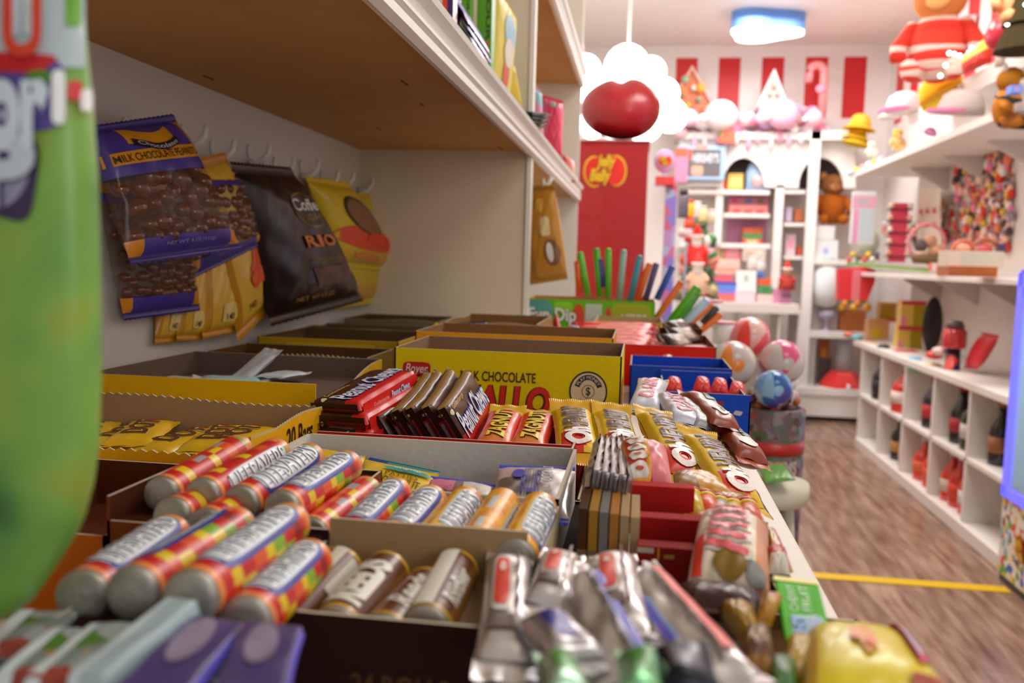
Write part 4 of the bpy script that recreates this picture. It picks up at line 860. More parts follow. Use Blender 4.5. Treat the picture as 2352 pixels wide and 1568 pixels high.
# ---------------- green and yellow packs at the counter corner
def quadbox(name, label, cat, q, th, col, side, group=None):
    """flat box lying on the counter: q= bl,br,tr,tl pixel+Y of top face"""
    bl, br, tr, tl = PYs(*q); o = (bl+br+tr+tl)/4; n = (br-bl).cross(tl-bl).normalized()
    r = thing(name, label, cat, o, group); P4 = [p-o for p in (bl, br, tr, tl)]; m = MB()
    m.add(P4+[p-n*th for p in P4], [(0, 1, 2, 3), (7, 6, 5, 4), (0, 4, 5, 1), (1, 5, 6, 2), (2, 6, 7, 3), (3, 7, 4, 0)], [0, 1, 1, 1, 1, 1])
    m.build('carton', [mt(col, .6), mt(side, .6)], r, bevel=.0015)
    def S(u, v, e=0): return (P4[0]*(1-u)+P4[1]*u)*(1-v) + (P4[3]*(1-u)+P4[2]*u)*v + n*e
    return r, S
b, S = quadbox('gum_pack', 'bright green pack with pale blue lettering at the counter corner', 'candy pack', ((1808, 1500, .345), (1918, 1490, .345), (1878, 1335, .42), (1776, 1322, .425)), .022, '#5ac032', '#4a9a22')
patch(b, S, (0, .93, 1, 1), '#e6d41c', .0003, n=(1, 1)); letters(b, 'CHEWY', S, (.24, .49, .44, .88), '#a4d898', bold=.01, eps=.0005, rot=1, cuts=1); letters(b, 'FRUIT', S, (.52, .49, .72, .88), '#a4d898', bold=.01, eps=.0005, rot=1, cuts=1)
patch(b, S, (.2, .02, .92, .44), '#8cc8a0', .0004, 'round'); letters(b, 'MINT', S, (.24, .03, .54, .42), '#5c98dc', out='#a8b8d8', bold=.05, eps=.0007, rot=1, cuts=1); letters(b, 'S', S, (.58, .2, .88, .42), '#7a98d0', bold=.05, eps=.0007, rot=1, cuts=1)
b, S = pouch('candy_bag', 'yellow bag with orange drawing overhanging the counter in the lower right', 'candy bag', *PYs((1830, 1660, .29), (2235, 1690, .29), (2075, 1478, .37), (1850, 1452, .37)), .03, ['#e2cd0c', '#c99a0a'], lambda u, v: 1 if u < .12 else 0, .03, '#dcc40c', seed=12, tooth=False, crink=.005)
patch(b, S, (.42, .35, .55, .62), '#e8922a', .001, 'round', ang=.5); patch(b, S, (.36, .45, .44, .6), '#f08a5a', .0012, 'disc'); patch(b, S, (.46, .38, .53, .46), '#e8581e', .0016, 'disc')
patch(b, S, (.8, .35, .93, .98), '#e0486a', .001, ang=.2); patch(b, S, (.82, .4, .9, .94), '#d8b8c4', .0015, ang=.2); patch(b, S, (.7, .02, .95, .2), '#a8402a', .0012, 'round')
b, S = pc('dark yellow folded wrapper under the yellow bag', ((1790, 1575, .32), (1870, 1590, .32), (1870, 1465, .36), (1808, 1462, .36)), .015, ['#b8940a'], seal=.06)
b, S = pc('dark green packet under the bright green one', ((1770, 1600, .30), (1830, 1600, .30), (1830, 1520, .33), (1770, 1510, .33)), .012, ['#2c6414'], seal=.04)
tray('display_box', 'brown tray at the counter corner under the gold and green packets', .04, .118, .29, .46, .968, '#8a6a3a', '#5a3c1c', floor=.96)
# ================================================================ further along the counter
tray('display_box', 'bright red display box behind the blue boxes', -.075, .135, 1.56, 1.82, CT+.075, '#dd2a1c', '#8a4a2c', floor=CT+.06)
for k, (px, py) in enumerate(((1475, 838), (1500, 840), (1530, 832), (1560, 838), (1590, 842))):
    pc('pink and white sweet heaped before the red box, '+['leftmost', 'second', 'middle', 'fourth', 'rightmost'][k], ((px-16, py+14, 1.53), (px+16, py+14, 1.53), (px+18, py-10, 1.56), (px-14, py-8, 1.56)), .03, ['#e0606a', '#e8dcd4'], zone=lambda u, v: 1 if u > .5 else 0, group='pink sweets before the red box', seal=.1)
for k in range(6):
    py = 792-k*9; a = pY(1290+k*6, py+8, 1.66+.04*k); b_ = pY(1500+(k % 3)*8, py+12, 1.7+.04*k)
    b, S = bar('candy_bar', 'red wrapped bar in the red box, '+['lowest at the front', 'second from the front', 'third from the front', 'fourth, pink print', 'fifth, near the back', 'rearmost'][k], 'candy bar', .16, .05, .02, ['#dd2a1c', '#e8907a'], lambda u, v: 1 if abs(v) < .4 and -.5 < u < .6 and True else 0, .01, '#b81c14', 'red wrapped bars in the red box', frame(a, b_, 30), seed=60+k)
for k, (px, py) in enumerate(((1232, 745), (1262, 748), (1276, 745))):
    pc('red folded card tent behind the third row box, '+['leftmost', 'middle', 'rightmost'][k], ((px-10, py+22, 1.75), (px+18, py+26, 1.75), (px+4, py-24, 1.75), (px-2, py-26, 1.75)), .02, ['#9c1712', '#e8907c'], zone=lambda u, v: 1 if u > .7 else 0, group='red card tents', seal=.02)
pc('violet and red pouch lying before the red bars', ((1290, 775, 1.6), (1345, 778, 1.6), (1330, 752, 1.65), (1305, 750, 1.65)), .02, ['#5a3f86', '#d82c22'], zone=lambda u, v: 1 if u < .3 else 0)
tray('display_box', 'yellow and tan box behind the red wrapped bars', -.10, .05, 1.92, 2.12, CT+.09, '#e0c010', '#b89a6c', floor=CT+.06)
t, P, fs = tray('display_box', 'green display box of dipping candy with white lettering, last on the counter', -.285, .035, 2.14, 2.34, CT+.125, '#6cbf26', '#b8905c', floor=CT+.08, yaw=0)
FF = fs['front']; FP = P['front']
patch(FP, FF, (.0, .045, .07, .122), '#5aa8a4', .0006, 'round', n=(1, 1)); patch(FP, FF, (.12, .05, .15, .115), '#e0482c', .0006, 'disc'); patch(FP, FF, (.075, .09, .12, .12), '#8fd62a', .0006, 'round')
letters(FP, 'Fun Dip', FF, (.012, .062, .13, .104), '#e8eae4', out='#3c7a5c', bold=.03, outw=.02, cuts=1, eps=.004); patch(FP, FF, (.152, .062, .192, .116), '#c9cfc6', .0008, n=(1, 1)); patch(FP, FF, (.2, .06, .215, .11), '#e0402c', .0008, 'disc'); patch(FP, FF, (.215, .055, .31, .12), '#a8b414', .0005, 'round'); letters(FP, 'NERDS', FF, (.24, .065, .3, .095), '#dfe0d0', bold=.05, cuts=1, eps=.0012)
# candy straws
GT = 'long coloured candy straws'
st = [((1350, 660), (1332, 580), '#58c22c', 'green candy straw leftmost'), ((1378, 662), (1370, 572), '#4cb82a', 'green candy straw second from left'), ((1396, 665), (1397, 572), '#58c22c', 'green candy straw third, upright'), ((1422, 670), (1433, 575), '#9ac2b8', 'pale grey green candy straw'), ((1447, 672), (1470, 588), '#3aa0b0', 'teal and blue candy straw'), ((1464, 672), (1492, 605), '#f07020', 'orange candy straw before the pale column'), ((1482, 670), (1508, 605), '#5a4a78', 'dark violet candy straw'), ((1508, 668), (1545, 612), '#2c58b0', 'blue candy straw right of the violet one'), ((1505, 715), (1565, 647), '#f2741e', 'orange candy straw leaning right'), ((1540, 722), (1603, 660), '#5cb21e', 'thick green candy straw leaning right'), ((1552, 724), (1600, 672), '#4a9a28', 'green candy straw lying along the thick one'), ((1570, 728), (1612, 698), '#2c58b4', 'short blue candy straw leaning far right'), ((1572, 735), (1635, 698), '#f27a20', 'orange candy straw low on the right'), ((1585, 760), (1655, 722), '#f2741e', 'lowest orange candy straw'), ((1330, 650), (1326, 600), '#e8641c', 'orange candy straw behind the green ones'), ((1384, 640), (1378, 595), '#3c3a8c', 'navy candy straw behind the green ones'), ((1560, 735), (1625, 690), '#b8d0ec', 'pale blue wide candy straw'), ((1612, 722), (1648, 706), '#3c3a3c', 'dark candy straw lying low')]
for k, (p0, p1, c, lb) in enumerate(st):
    a, b_ = pY(p0[0], p0[1]+20, 2.25), pY(p1[0], p1[1], 2.25); r = thing('candy_straw', lb, 'candy straw', a, GT); m = MB(); d = b_-a
    rr = .0085 if 'thick' not in lb and 'wide' not in lb else .013
    m.tube([Vector((0, 0, 0)), d*.5, d*.96, d], [rr, rr, rr, rr*.5], 10); m.build('straw', film(c), r)
    m = MB(); m.tube([d*.965, d*1.0, d*1.02], [rr*1.05, rr*.9, rr*.3], 10); m.build('crimped_tip', film(c), r)
t, P, fs = tray('display_box', 'brown chocolate display box with raised lid at the right of the red bars', .045, .13, 1.86, 2.05, CT+.085, '#4a2412', '#8a6a4c', floor=CT+.06)
for k, (p0, p1, lb) in enumerate((((1535, 760, 1.8), (1590, 750, 1.9), 'dark brown flap packet standing up above the red bars'), ((1530, 790, 1.72), (1585, 785, 1.78), 'brown and white chocolate packet on the right of the red bars'), ((1545, 775, 1.76), (1600, 772, 1.82), 'brown and pink chocolate packet behind it'))):
    a, b_ = pY(*p0), pY(*p1)
    b, S = bar('candy_bar', lb, 'candy bar', .07, .05, .02, ['#3f2012', '#b89a88'], (lambda u, v: 1 if abs(u) < .5 and abs(v) < .5 else 0) if k else None, .006, '#2e160c', 'brown chocolate packets beside the red bars', frame(a, b_, 40), seed=80+k)
for k, (x, y, c, lb) in enumerate(((1605, 825, '#f2efe8', 'white cone cup at the right end of the red box'), (1632, 705, '#f4ece8', 'white paper cup behind the straws'), (1662, 755, '#f0f2f4', 'white pointed cone beside the lollipops'))):
    c0 = pY(x, y+20, (1.72, 2.35, 2.3)[k]); r = thing('paper_cone', lb, 'cup', c0, 'white paper cones'); m = MB(); m.lathe([(.012, -.03), (.03, .04), (.028, .04), (.001, -.02)], 16); m.build('cone', paint(c), r); m = MB(); m.lathe([(.031, .036), (.031, .042), (.027, .042)], 16); m.build('rim', paint('#e8a0a8'), r)
# ---------------- lollipops
GL = 'large round lollipops'
for k, (px, py, rp, Y, cols, lb) in enumerate(((1722, 776, 46, 2.3, ['#f08a90', '#e8c0b8', '#ee4a44', '#f2a4a0', '#ea6a6a'], 'red and pink swirled ball lollipop, topmost'),
        (1683, 836, 52, 2.15, ['#d8cdc6', '#c9b8b4', '#e88a3a', '#d88aa8', '#b04a60', '#cfc4be'], 'white, orange and mauve ball lollipop at the left'),
        (1795, 832, 50, 2.2, ['#d8b8b4', '#e05a88', '#cfc0b8', '#ec8aa8', '#a0587a', '#d8ccc4'], 'pink and grey swirled ball lollipop at the right'),
        (1776, 893, 42, 2.05, ['#7aa0d8', '#2c60a8', '#8ab4d8', '#54a0a8', '#b0bcc8', '#4a4a9c'], 'blue and teal ball lollipop, lowest in front'),
        (1648, 822, 30, 2.35, ['#6a9ad8', '#a8b8d0', '#3a5aa8'], 'blue ball lollipop behind the left one'))):
    c0 = pY(px, py, Y); rr = rp*Y/2000; r = thing('lollipop', lb, 'lollipop', c0, GL)
    m = MB(); m.ball((0, 0, 0), rr, 24); m.build('candy_ball', multi(cols, 2.2/rr/1.6, .2, stretch=(1, 1, .7)), r)
    m = MB(); m.tube([(0, .01, -rr*.9), (.0, .02, -rr-.10)], .004, 8); m.build('stick', paint('#efe9e2'), r)
    m = MB(); m.lathe([(rr*.2, -rr*.97), (rr*.35, -rr*1.25), (rr*.1, -rr*1.02)], 12); m.build('ribbon', film('#e03a44' if k % 2 == 0 else '#b02050'), r)
r = thing('candy_drum', 'dark printed drum of small lollipops standing beyond the counter end', 'candy drum', Matrix.Translation(pY(1762, 1075, 2.1)))
m = MB(); m.lathe([(.075, -r.location.z+.001), (.08, -r.location.z+.01), (.08, .145), (.075, .15), (.07, .15), (.07, .02), (.001, .02)], 24); m.build('drum', multi(['#4a2c24', '#6a4a44', '#7a6a6c', '#8a3a34', '#3f5a34', '#5c4a50', '#6e5f64'], 60, .4), r)
m = MB(); m.lathe([(.081, .045), (.0815, .075)], 24); m.build('printed_band', film('#b8241e'), r)
dd = lambda u, v, e=0: Vector(((.0815+e)*math.sin(u/.08), -(.0815+e)*math.cos(u/.08), v)); letters(r, 'DUM DUMS', dd, (-.085, .0, .06, .035), '#c9b8b4', bold=.04)
rnd = random.Random(3)
for k in range(26):
    a = rnd.uniform(0, 6.28); q_ = rnd.uniform(0, .06); rr = .013; c0 = Vector((r.location.x+q_*math.cos(a), r.location.y+q_*math.sin(a), r.location.z+.15+rnd.uniform(0, .03)))
    l = thing('lollipop', 'small wrapped lollipop heaped in the dark drum', 'lollipop', c0, 'small lollipops in the dark drum'); m = MB(); m.ball((0, 0, 0), rr, 10); m.build('candy_ball', film(['#a8322a', '#c06a34', '#6a7a3a', '#b8a49a', '#5a2c28', '#d8a8b0'][k % 6]), l); m = MB(); m.tube([(0, 0, 0), (.01, 0, .04)], .0016, 6); m.build('stick', paint('#efe9e2'), l)
b, S = pouch('candy_bag', 'green packet lying on the low stool beyond the counter edge', 'candy bag', *PYs((1758, 1108, 1.75), (1828, 1102, 1.75), (1800, 1062, 1.9), (1735, 1066, 1.9)), .02, ['#5a9a34', '#2c4a20', '#a8604a'], lambda u, v: 1 if u > .9 else (2 if v > .7 else 0), .04, '#3a7a20')
c0 = pY(1790, 1140, 1.8); r = thing('stool', 'cream round stool standing on the floor beside the candy counter', 'stool', (c0.x-.02, 1.86, 0)); m = MB(); m.lathe([(.001, .66), (.085, .66), (.09, .68), (.088, .70), (.001, .703)], 24); m.build('seat', paint('#d9d2be'), r)
for k in range(3): m = MB(); t_ = k*2.1; m.tube([(.05*math.cos(t_), .05*math.sin(t_), .66), (.09*math.cos(t_), .09*math.sin(t_), 0)], .01, 8); m.build('leg', paint('#cfc8b4'), r)
# ================================================================ far side of the shop
def bx(mb, px0, py0, px1, py1, Y, dp, mi=0):
    a, b = pY(px0, py1, Y), pY(px1, py0, Y); mb.box((a.x, Y, a.z), (b.x, Y+dp, b.z), mi)
wp2 = paint('#f1ece8')
# ---- white arched wall cabinet
YA = 6.86
cab = thing('display_cabinet', 'white arched display cabinet along the far wall with shelves of gifts', 'display cabinet', (.9, YA, 0))
cab_o = Vector((.9, YA, 0))
def cpart(nm, fn, mats=wp2):
    m = MB(); fn(m); m.v = [tuple(Vector(v)-cab_o) for v in m.v]; return m.build(nm, mats, cab)
def header(m):
    P = lambda px, py: pY(px, py, YA)
    def arch(c, r, yb, yt):
        return [(c+r*math.cos(t), yb-(yb-yt)*math.sin(t)) for t in [math.pi*k/12 for k in range(12, -1, -1)]]
    top = 312; pts = []
    xs = [(1560, 430)] + arch(1708, 48, 430, 362) + arch(1886, 52, 432, 362) + [(1965, 432)]
    # strips between outline and top so that the header stays one slab with openings
    for (x0, y0), (x1, y1) in zip(xs, xs[1:]):
        if abs(x1-x0) < .5: continue
        a, b, c, d = P(x0, y0), P(x1, y1), P(x1, top), P(x0, top)
        vs = [a, b, c, d] + [p+Vector((0, .03, 0)) for p in (a, b, c, d)]
        m.add(vs, [(0, 1, 2, 3), (7, 6, 5, 4), (0, 4, 5, 1), (3, 2, 6, 7)])
cpart('arched_header', header)
cpart('cornice', lambda m: bx(m, 1550, 305, 1966, 318, YA-.05, .25))
cpart('shelf_back', lambda m: bx(m, 1560, 318, 1970, 990, WB-.02, .01), paint('#d8cfc8'))
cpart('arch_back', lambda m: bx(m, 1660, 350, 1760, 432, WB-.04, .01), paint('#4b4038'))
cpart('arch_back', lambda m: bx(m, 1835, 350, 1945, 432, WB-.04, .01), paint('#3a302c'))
cpart('column', lambda m: bx(m, 1768, 425, 1802, 700, YA, .06))
cpart('column', lambda m: bx(m, 1640, 430, 1662, 560, YA+.02, .05))
for px0, px1, py in ((1560, 1768, 437), (1802, 1850, 437), (1662, 1768, 491), (1802, 1850, 512), (1802, 1850, 588)):
    cpart('shelf', lambda m, px0=px0, px1=px1, py=py: bx(m, px0, py, px1, py+7, YA, .25))
cpart('lower_shelf', lambda m: bx(m, 1560, 560, 1770, 566, YA+.05, .2))
cpart('violet_backing', lambda m: bx(m, 1664, 445, 1766, 600, WB-.04, .01), mt('#c88aae', .7))
cpart('cabinet_top', lambda m: bx(m, 1560, 700, 1836, 712, 6.3, .5))
for px in (1560, 1690, 1780, 1826): cpart('cubby_side', lambda m, px=px: bx(m, px, 712, px+9, 972, 6.35, .45))
cpart('plinth', lambda m: bx(m, 1560, 945, 1836, 972, 6.35, .45))
# ---- framed end cabinet with bright posts
YF = 6.75
fr = thing('framed_cabinet', 'tall white framed cabinet standing in the far right corner', 'display cabinet', (1.3, YF, 0)); fo = Vector((1.3, YF, 0))
def fpart(nm, fn, mats=None):
    m = MB(); fn(m); m.v = [tuple(Vector(v)-fo) for v in m.v]; return m.build(nm, mats or paint('#fbf8f4'), fr)
def post(m):
    a, b, c, d = pY(1830, 900, YF), pY(1852, 900, YF), pY(1888, 300, YF), pY(1858, 300, YF)
    m.box((a.x, YF, 0), (b.x, YF+.05, c.z))
fpart('post', post)
fpart('top_rail', lambda m: bx(m, 1858, 300, 1985, 320, YF, .05)); fpart('shelf', lambda m: bx(m, 1858, 598, 1990, 606, YF+.01, .3)); fpart('shelf', lambda m: bx(m, 1856, 765, 1990, 774, YF+.01, .3))
fpart('plinth', lambda m: bx(m, 1832, 905, 1995, 953, YF-.02, .3)); fpart('divider', lambda m: bx(m, 1866, 775, 1874, 905, YF+.02, .3)); fpart('shelf', lambda m: bx(m, 1832, 897, 1995, 905, YF-.04, .3))
# ---- right hand shelving unit
XU = 1.42; Y0, Y1 = 3.5, 5.84; HT = .64
un = thing('shelving_unit', 'long white shelving unit of cube compartments with tall shelves along the right wall', 'shelving unit', (XU, (Y0+Y1)/2, 0)); uo = Vector((XU, (Y0+Y1)/2, 0))
def upart(nm, a, b, mats=None, bevel=.004):
    m = MB(); m.box(a, b); m.v = [tuple(Vector(v)-uo) for v in m.v]; return m.build(nm, mats or paint('#efe9e2'), un, bevel=bevel)
XE = WR-.002
upart('worktop', (XU-.01, Y0, HT), (XE, Y1+.2, HT+.035)); upart('middle_board', (XU, Y0+.02, .325), (XE, Y1, .35)); upart('bottom_board', (XU-.01, Y0, .0), (XE, Y1, .06))
NC = 5
for k in range(NC+1):
    y = Y0+(Y1-Y0)*k/NC; upart('upright', (XU, y-.012, .06), (XE, y+.012, HT))
upart('cube_back', (XE-.01, Y0, .06), (XE, Y1, HT), paint('#d6cabf'))
def brd(nm, poly, z0, z1):
    m = MB(); m.prism([(x-uo.x, y-uo.y) for x, y in poly], z0, z1); m.build(nm, paint('#ece4dc'), un, bevel=.003)
for (za, zb, q) in ((1.10, 1.125, None), (1.765, 1.80, None)):
    n0 = Y0-.02; brd('long_shelf', [(XU-.02, n0+.2), (XU+.06, n0), (XE, n0), (XE, Y1+.4), (XU-.02, Y1+.4)], za, zb)
upart('end_post', (XU-.02+.02, Y0-.05, 0), (XU+.035, Y0, 1.80)); upart('end_rail', (XU, Y0-.05, 1.77), (XE, Y0, 1.80))
upart('wall_board', (XE-.01, Y0, HT), (XE, Y1+.4, 1.8), paint('#e4dad2'))
for k in range(4):
    y = Y0+.35+.6*k
    for z in (1.1, 1.765): m = MB(); m.prism([(0, 0), (-.22, 0), (-.22, -.012), (-.012, -.13), (0, -.13)], y-.008-uo.y, y+.008-uo.y, 0, Matrix(((1, 0, 0, XE-.011-uo.x), (0, 0, 1, 0), (0, 1, 0, z), (0, 0, 0, 1)))); m.build('shelf_bracket', paint('#d8cec6'), un)
# ---- ledge high on the right wall
lg = thing('wall_ledge', 'white ledge high on the right wall carrying plush toys and lights', 'ledge', (1.7, 4.4, 2.08)); m = MB(); m.box((-.12, -1.2, 0), (.118, 1.3, .03)); m.build('ledge_board', wp2, lg); m = MB(); m.box((-.13, -1.2, -.06), (-.118, 1.3, .034)); m.build('fascia', wp2, lg)
# ---- ceiling lamp (cloud shaped) and glowing chandelier
cl = pY(1752, 100, 6.3); r = thing('ceiling_lamp', 'cloud shaped ceiling lamp, blue rim with glowing white underside', 'ceiling lamp', (cl.x, 6.3, CEIL))
def cloud(s): 
    P = []
    for k in range(48):
        t = 2*math.pi*k/48; R = .235*(1+.16*math.cos(3*t+.6)); P.append((R*math.cos(t)*s, R*math.sin(t)*s*.8))
    return P
m = MB(); m.prism(cloud(1), -.115, -.002); m.build('lamp_rim', mt('#5f95e2', .35), r)
m = MB(); m.prism(cloud(.97), -.135, -.115); m.build('lamp_diffuser', mt('#ffffff', .5, emit=6), r)
l = area('ceiling_lamp_light', (cl.x, 6.3, CEIL-.16), .4, 7, (1, .98, 1))
ch = pY(1440, 215, 4.9); r = thing('chandelier', 'glowing white bubble chandelier hanging over the red cabinet', 'chandelier', (ch.x, 4.9, ch.z))
m = MB(); m.tube([(0, 0, .1), (0, 0, CEIL-ch.z)], .008, 8); m.build('rod', paint('#f4f0ea'), r)
rnd = random.Random(11)
gl = mt('#fffdf8', .4, emit=5.5)
for k, (dx, dy, rr) in enumerate(((-95, -55, 34), (-60, 0, 46), (0, -60, 52), (0, 10, 55), (55, -50, 34), (60, 20, 48), (85, 0, 34), (100, 50, 38), (-90, 30, 36), (40, 70, 42), (-30, 60, 42), (-80, 75, 28))):
    q = pY(1440+dx, 215+dy, 4.9+rnd.uniform(-.15, .15)) - Vector((ch.x, 4.9, ch.z)); m = MB(); m.ball(q, rr*4.9/2000, 16); m.build('glass_globe', gl, r)
l = bpy.data.lights.new('chandelier_light', 'POINT'); l.energy = 12; l.color = (1, .97, .93); l.shadow_soft_size = .35; lo = bpy.data.objects.new('chandelier_light', l); SC.collection.objects.link(lo); lo.location = (ch.x+.05, 4.45, ch.z-.1)
# ---- red cabinet with bean logo and bean topper
a, b = pY(1318, 322, 4.4), pY(1491, 322, 4.4); w = b.x-a.x
r = thing('candy_cabinet', 'tall dark red candy cabinet with a yellow and red bean emblem', 'cabinet', (a.x, 4.4, 0)); m = MB(); m.box((0, 0, 0), (w, .4, a.z)); m.build('cabinet_body', mt('#a81216', .35, coat=.3), r, bevel=.005)
m = MB(); m.box((-.006, -.01, a.z-.008), (w+.006, .41, a.z)); m.build('cabinet_lid', mt('#b01a1c', .4), r)
F = lambda px, py, e=0: pY(px, py, 4.4) - Vector((a.x, 4.4, 0)) - Vector((0, e+.001, 0))
FR = lambda u, v, e=0: F(u, v, e)
def bean(par, f, cx, cy, s, e0=0.):
    patch(par, f, (cx-.5*s, cy-.34*s, cx-.0*s, cy+.38*s), '#e8b820', .001+e0, 'disc', name='emblem'); patch(par, f, (cx+.0*s, cy-.36*s, cx+.5*s, cy+.36*s), '#e8b820', .0012+e0, 'disc', name='emblem')
    patch(par, f, (cx-.46*s, cy-.31*s, cx+.04*s, cy+.34*s), '#d8261a', .003+e0, 'disc', name='emblem'); patch(par, f, (cx-.04*s, cy-.33*s, cx+.46*s, cy+.33*s), '#e02c1c', .0034+e0, 'disc', name='emblem')
    fi = lambda u, v, e=0: f(u, 2*cy-v, e)
    letters(par, 'Jelly', fi, (cx-.2*s, cy+.0*s, cx+.25*s, cy+.36*s), '#e0b41c', out='#8a1a10', bold=.05, outw=.03, shear=.3, cuts=1, eps=.006+e0); letters(par, 'Belly', fi, (cx-.36*s, cy-.34*s, cx+.14*s, cy+.04*s), '#e0b41c', out='#8a1a10', bold=.05, outw=.03, shear=.3, cuts=1, eps=.006+e0)
bean(r, FR, 1390, 392, 100)
tp_ = pY(1425, 250, 4.55); r = thing('bean_sculpture', 'large dark red jelly bean sculpture on top of the red cabinet', 'sculpture', tp_)
m = MB(); R0 = 68*4.55/2000
def beanf(a_, b_):
    t = 2*math.pi*a_; ph = math.pi*(b_-.5); X = math.cos(t)*math.cos(ph); Z = math.sin(ph); Yv = math.sin(t)*math.cos(ph)
    k = 1 - .16*math.exp(-(X*X)/.03)*(Z > 0) ; return Vector((X*R0*1.32, Yv*R0*.75, Z*R0*k*(1.0+.08*X)))
m.grid(beanf, 40, 24); m.build('bean_body', mt('#8f1016', .3, coat=.2), r)
# ---- patterned display column and round sign
b_, fn_, wh = sbox('display_column', 'lilac candy display column printed with balls beside the red cabinet', 'display stand', (1502, 425), (1556, 1090), 4.7, .16, '#b89ad8', pat=multi(['#c9b4e4', '#9a8ae0', '#d884b0', '#b8c8ec', '#c9a0d8', '#8f86e6', '#e06a8a'], 13, .4))
sbox('display_stand', 'pale grey stand side panel right of the lilac column', 'display stand', (1556, 560), (1575, 1080), 4.8, .1, '#a9b8cc')
c0 = pY(1527, 370, 4.72); r = thing('round_sign', 'round lilac sign with a bean emblem above the lilac column', 'sign', c0); m = MB(); m.lathe([(.001, -.01), (.052, -.01), (.055, 0), (.052, .01), (.001, .01)], 28, 0, True, Matrix.Rotation(math.radians(90), 4, 'X') @ Matrix.Diagonal((1, 1.12, 1, 1))); m.build('sign_disc', mt('#d0b0dc', .4), r)
bean(r, lambda u, v, e=0: Vector((u, -.011-e, v)), 0, 0, .075, .0)
m = MB(); m.tube([(0, 0, -.055), (.003, .02, -.13)], .008); m.build('sign_stem', mt('#b8c4ea', .4), r)
sbox('candy_box', 'red box under the round lilac sign', 'candy box', (1505, 405), (1550, 424), 4.65, .1, '#ec4a4a')
sbox('banner', 'pink hanging banner left of the framed sign', 'banner', (1548, 340), (1582, 418), 6.76, .05, '#d88aac', band=[(.0, .75, .9, 1, '#ee6a4a')])
b_, f_, wh = sbox('framed_sign', 'framed grey chocolate sign with pale blue lights along its edge', 'sign', (1553, 335), (1668, 412), 6.78, .05, '#a8c8ee')
patch(b_, f_, (.06, .1, .9, .88), '#6a6668', .002, n=(1, 1)); patch(b_, f_, (.06, .6, .3, .9), '#e85a3c', .004, n=(1, 1)); patch(b_, f_, (.36, .88, .62, 1.02), '#eea49a', .005, 'round'); letters(b_, "HERSHEY'S", f_, (.32, .5, .86, .78), '#dfe4ee', cuts=1, eps=.006, bold=.03); patch(b_, f_, (.3, .12, .55, .42), '#d8a890', .004, 'round')
# ---- generic gift shelf things
def jar(name, label, cat, px, py, rp, hp, Y, col, lid, group=None, pat=None):
    c0 = pY(px, py, Y); R = rp*Y/2000; H = hp*Y/2000; r = thing(name, label, cat, c0, group); m = MB(); m.lathe([(.001, 0), (R*.92, 0), (R, H*.08), (R, H*.72), (R*.75, H*.82), (.001, H*.82)], 16); m.build('jar_body', pat or mt(col, .25), r)
    m = MB(); m.lathe([(R*.8, H*.8), (R*.8, H), (.001, H)], 16); m.build('lid', mt(lid, .4), r); return r
def bottle(label, px, py, rp, hp, Y, col, cap, lab=None, group=None, X=None):
    c0 = pY(px, py, Y) if X is None else Vector(X); R = rp; H = hp; r = thing('bottle', label, 'bottle', c0, group); m = MB()
    m.lathe([(.001, 0), (R*.95, 0), (R, H*.03), (R, H*.52), (R*.85, H*.62), (R*.36, H*.76), (R*.33, H*.93), (.001, H*.93)], 16); m.build('glass_body', mt(col, .12, coat=.5), r)
    m = MB(); m.lathe([(R*.38, H*.91), (R*.38, H), (.001, H)], 12); m.build('cap', mt(cap, .4), r)
    if lab: m = MB(); m.lathe([(R*1.01, H*.2), (R*1.01, H*.45)], 16); m.build('printed_band', mt(lab, .5), r)
    return r
def plush(name, label, c0, s, body, face, ear, group=None, rz=0, stripes=None, hat=None, cat='plush toy'):
    r = thing(name, label, cat, Matrix.Translation(c0) @ Matrix.Rotation(rz, 4, 'Z'), group); bm_ = stripes or mt(body, .9, 0, .3, 40)
    m = MB(); m.ball((0, 0, s*.42), (s*.34, s*.28, s*.42), 18); m.build('body', bm_, r)
    m = MB(); m.ball((0, -s*.03, s*.98), (s*.3, s*.27, s*.27), 18); m.build('head', mt(face, .9, 0, .3, 40), r)
    for sg in (-1, 1):
        m = MB(); m.ball((sg*s*.23, 0, s*1.2), (s*.09, s*.05, s*.1), 12); m.build('ear', mt(ear, .9), r)
        m = MB(); m.tube([(sg*s*.25, 0, s*.68), (sg*s*.42, -s*.12, s*.42), (sg*s*.4, -s*.2, s*.28)], [s*.11, s*.1, s*.1], 10); m.build('arm', bm_, r)
        m = MB(); m.tube([(sg*s*.18, 0, s*.15), (sg*s*.24, -s*.3, s*.1), (sg*s*.25, -s*.42, s*.12)], [s*.13, s*.12, s*.11], 10); m.build('leg', bm_, r)
        m = MB(); m.ball((sg*s*.09, -s*.275, s*1.02), s*.025, 8); m.build('eye', mt('#1a1410', .2), r)
    m = MB(); m.ball((0, -s*.27, s*.9), (s*.13, s*.1, s*.1), 12); m.build('muzzle', mt(ear, .9), r); m = MB(); m.ball((0, -s*.37, s*.94), (s*.04, s*.03, s*.03), 8); m.build('nose', mt('#2a2420', .3), r)
    if hat: m = MB(); m.lathe([(s*.3, s*1.1), (s*.2, s*1.35), (.002, s*1.6)], 14); m.build('hat', mt(hat, .8), r)
    return r
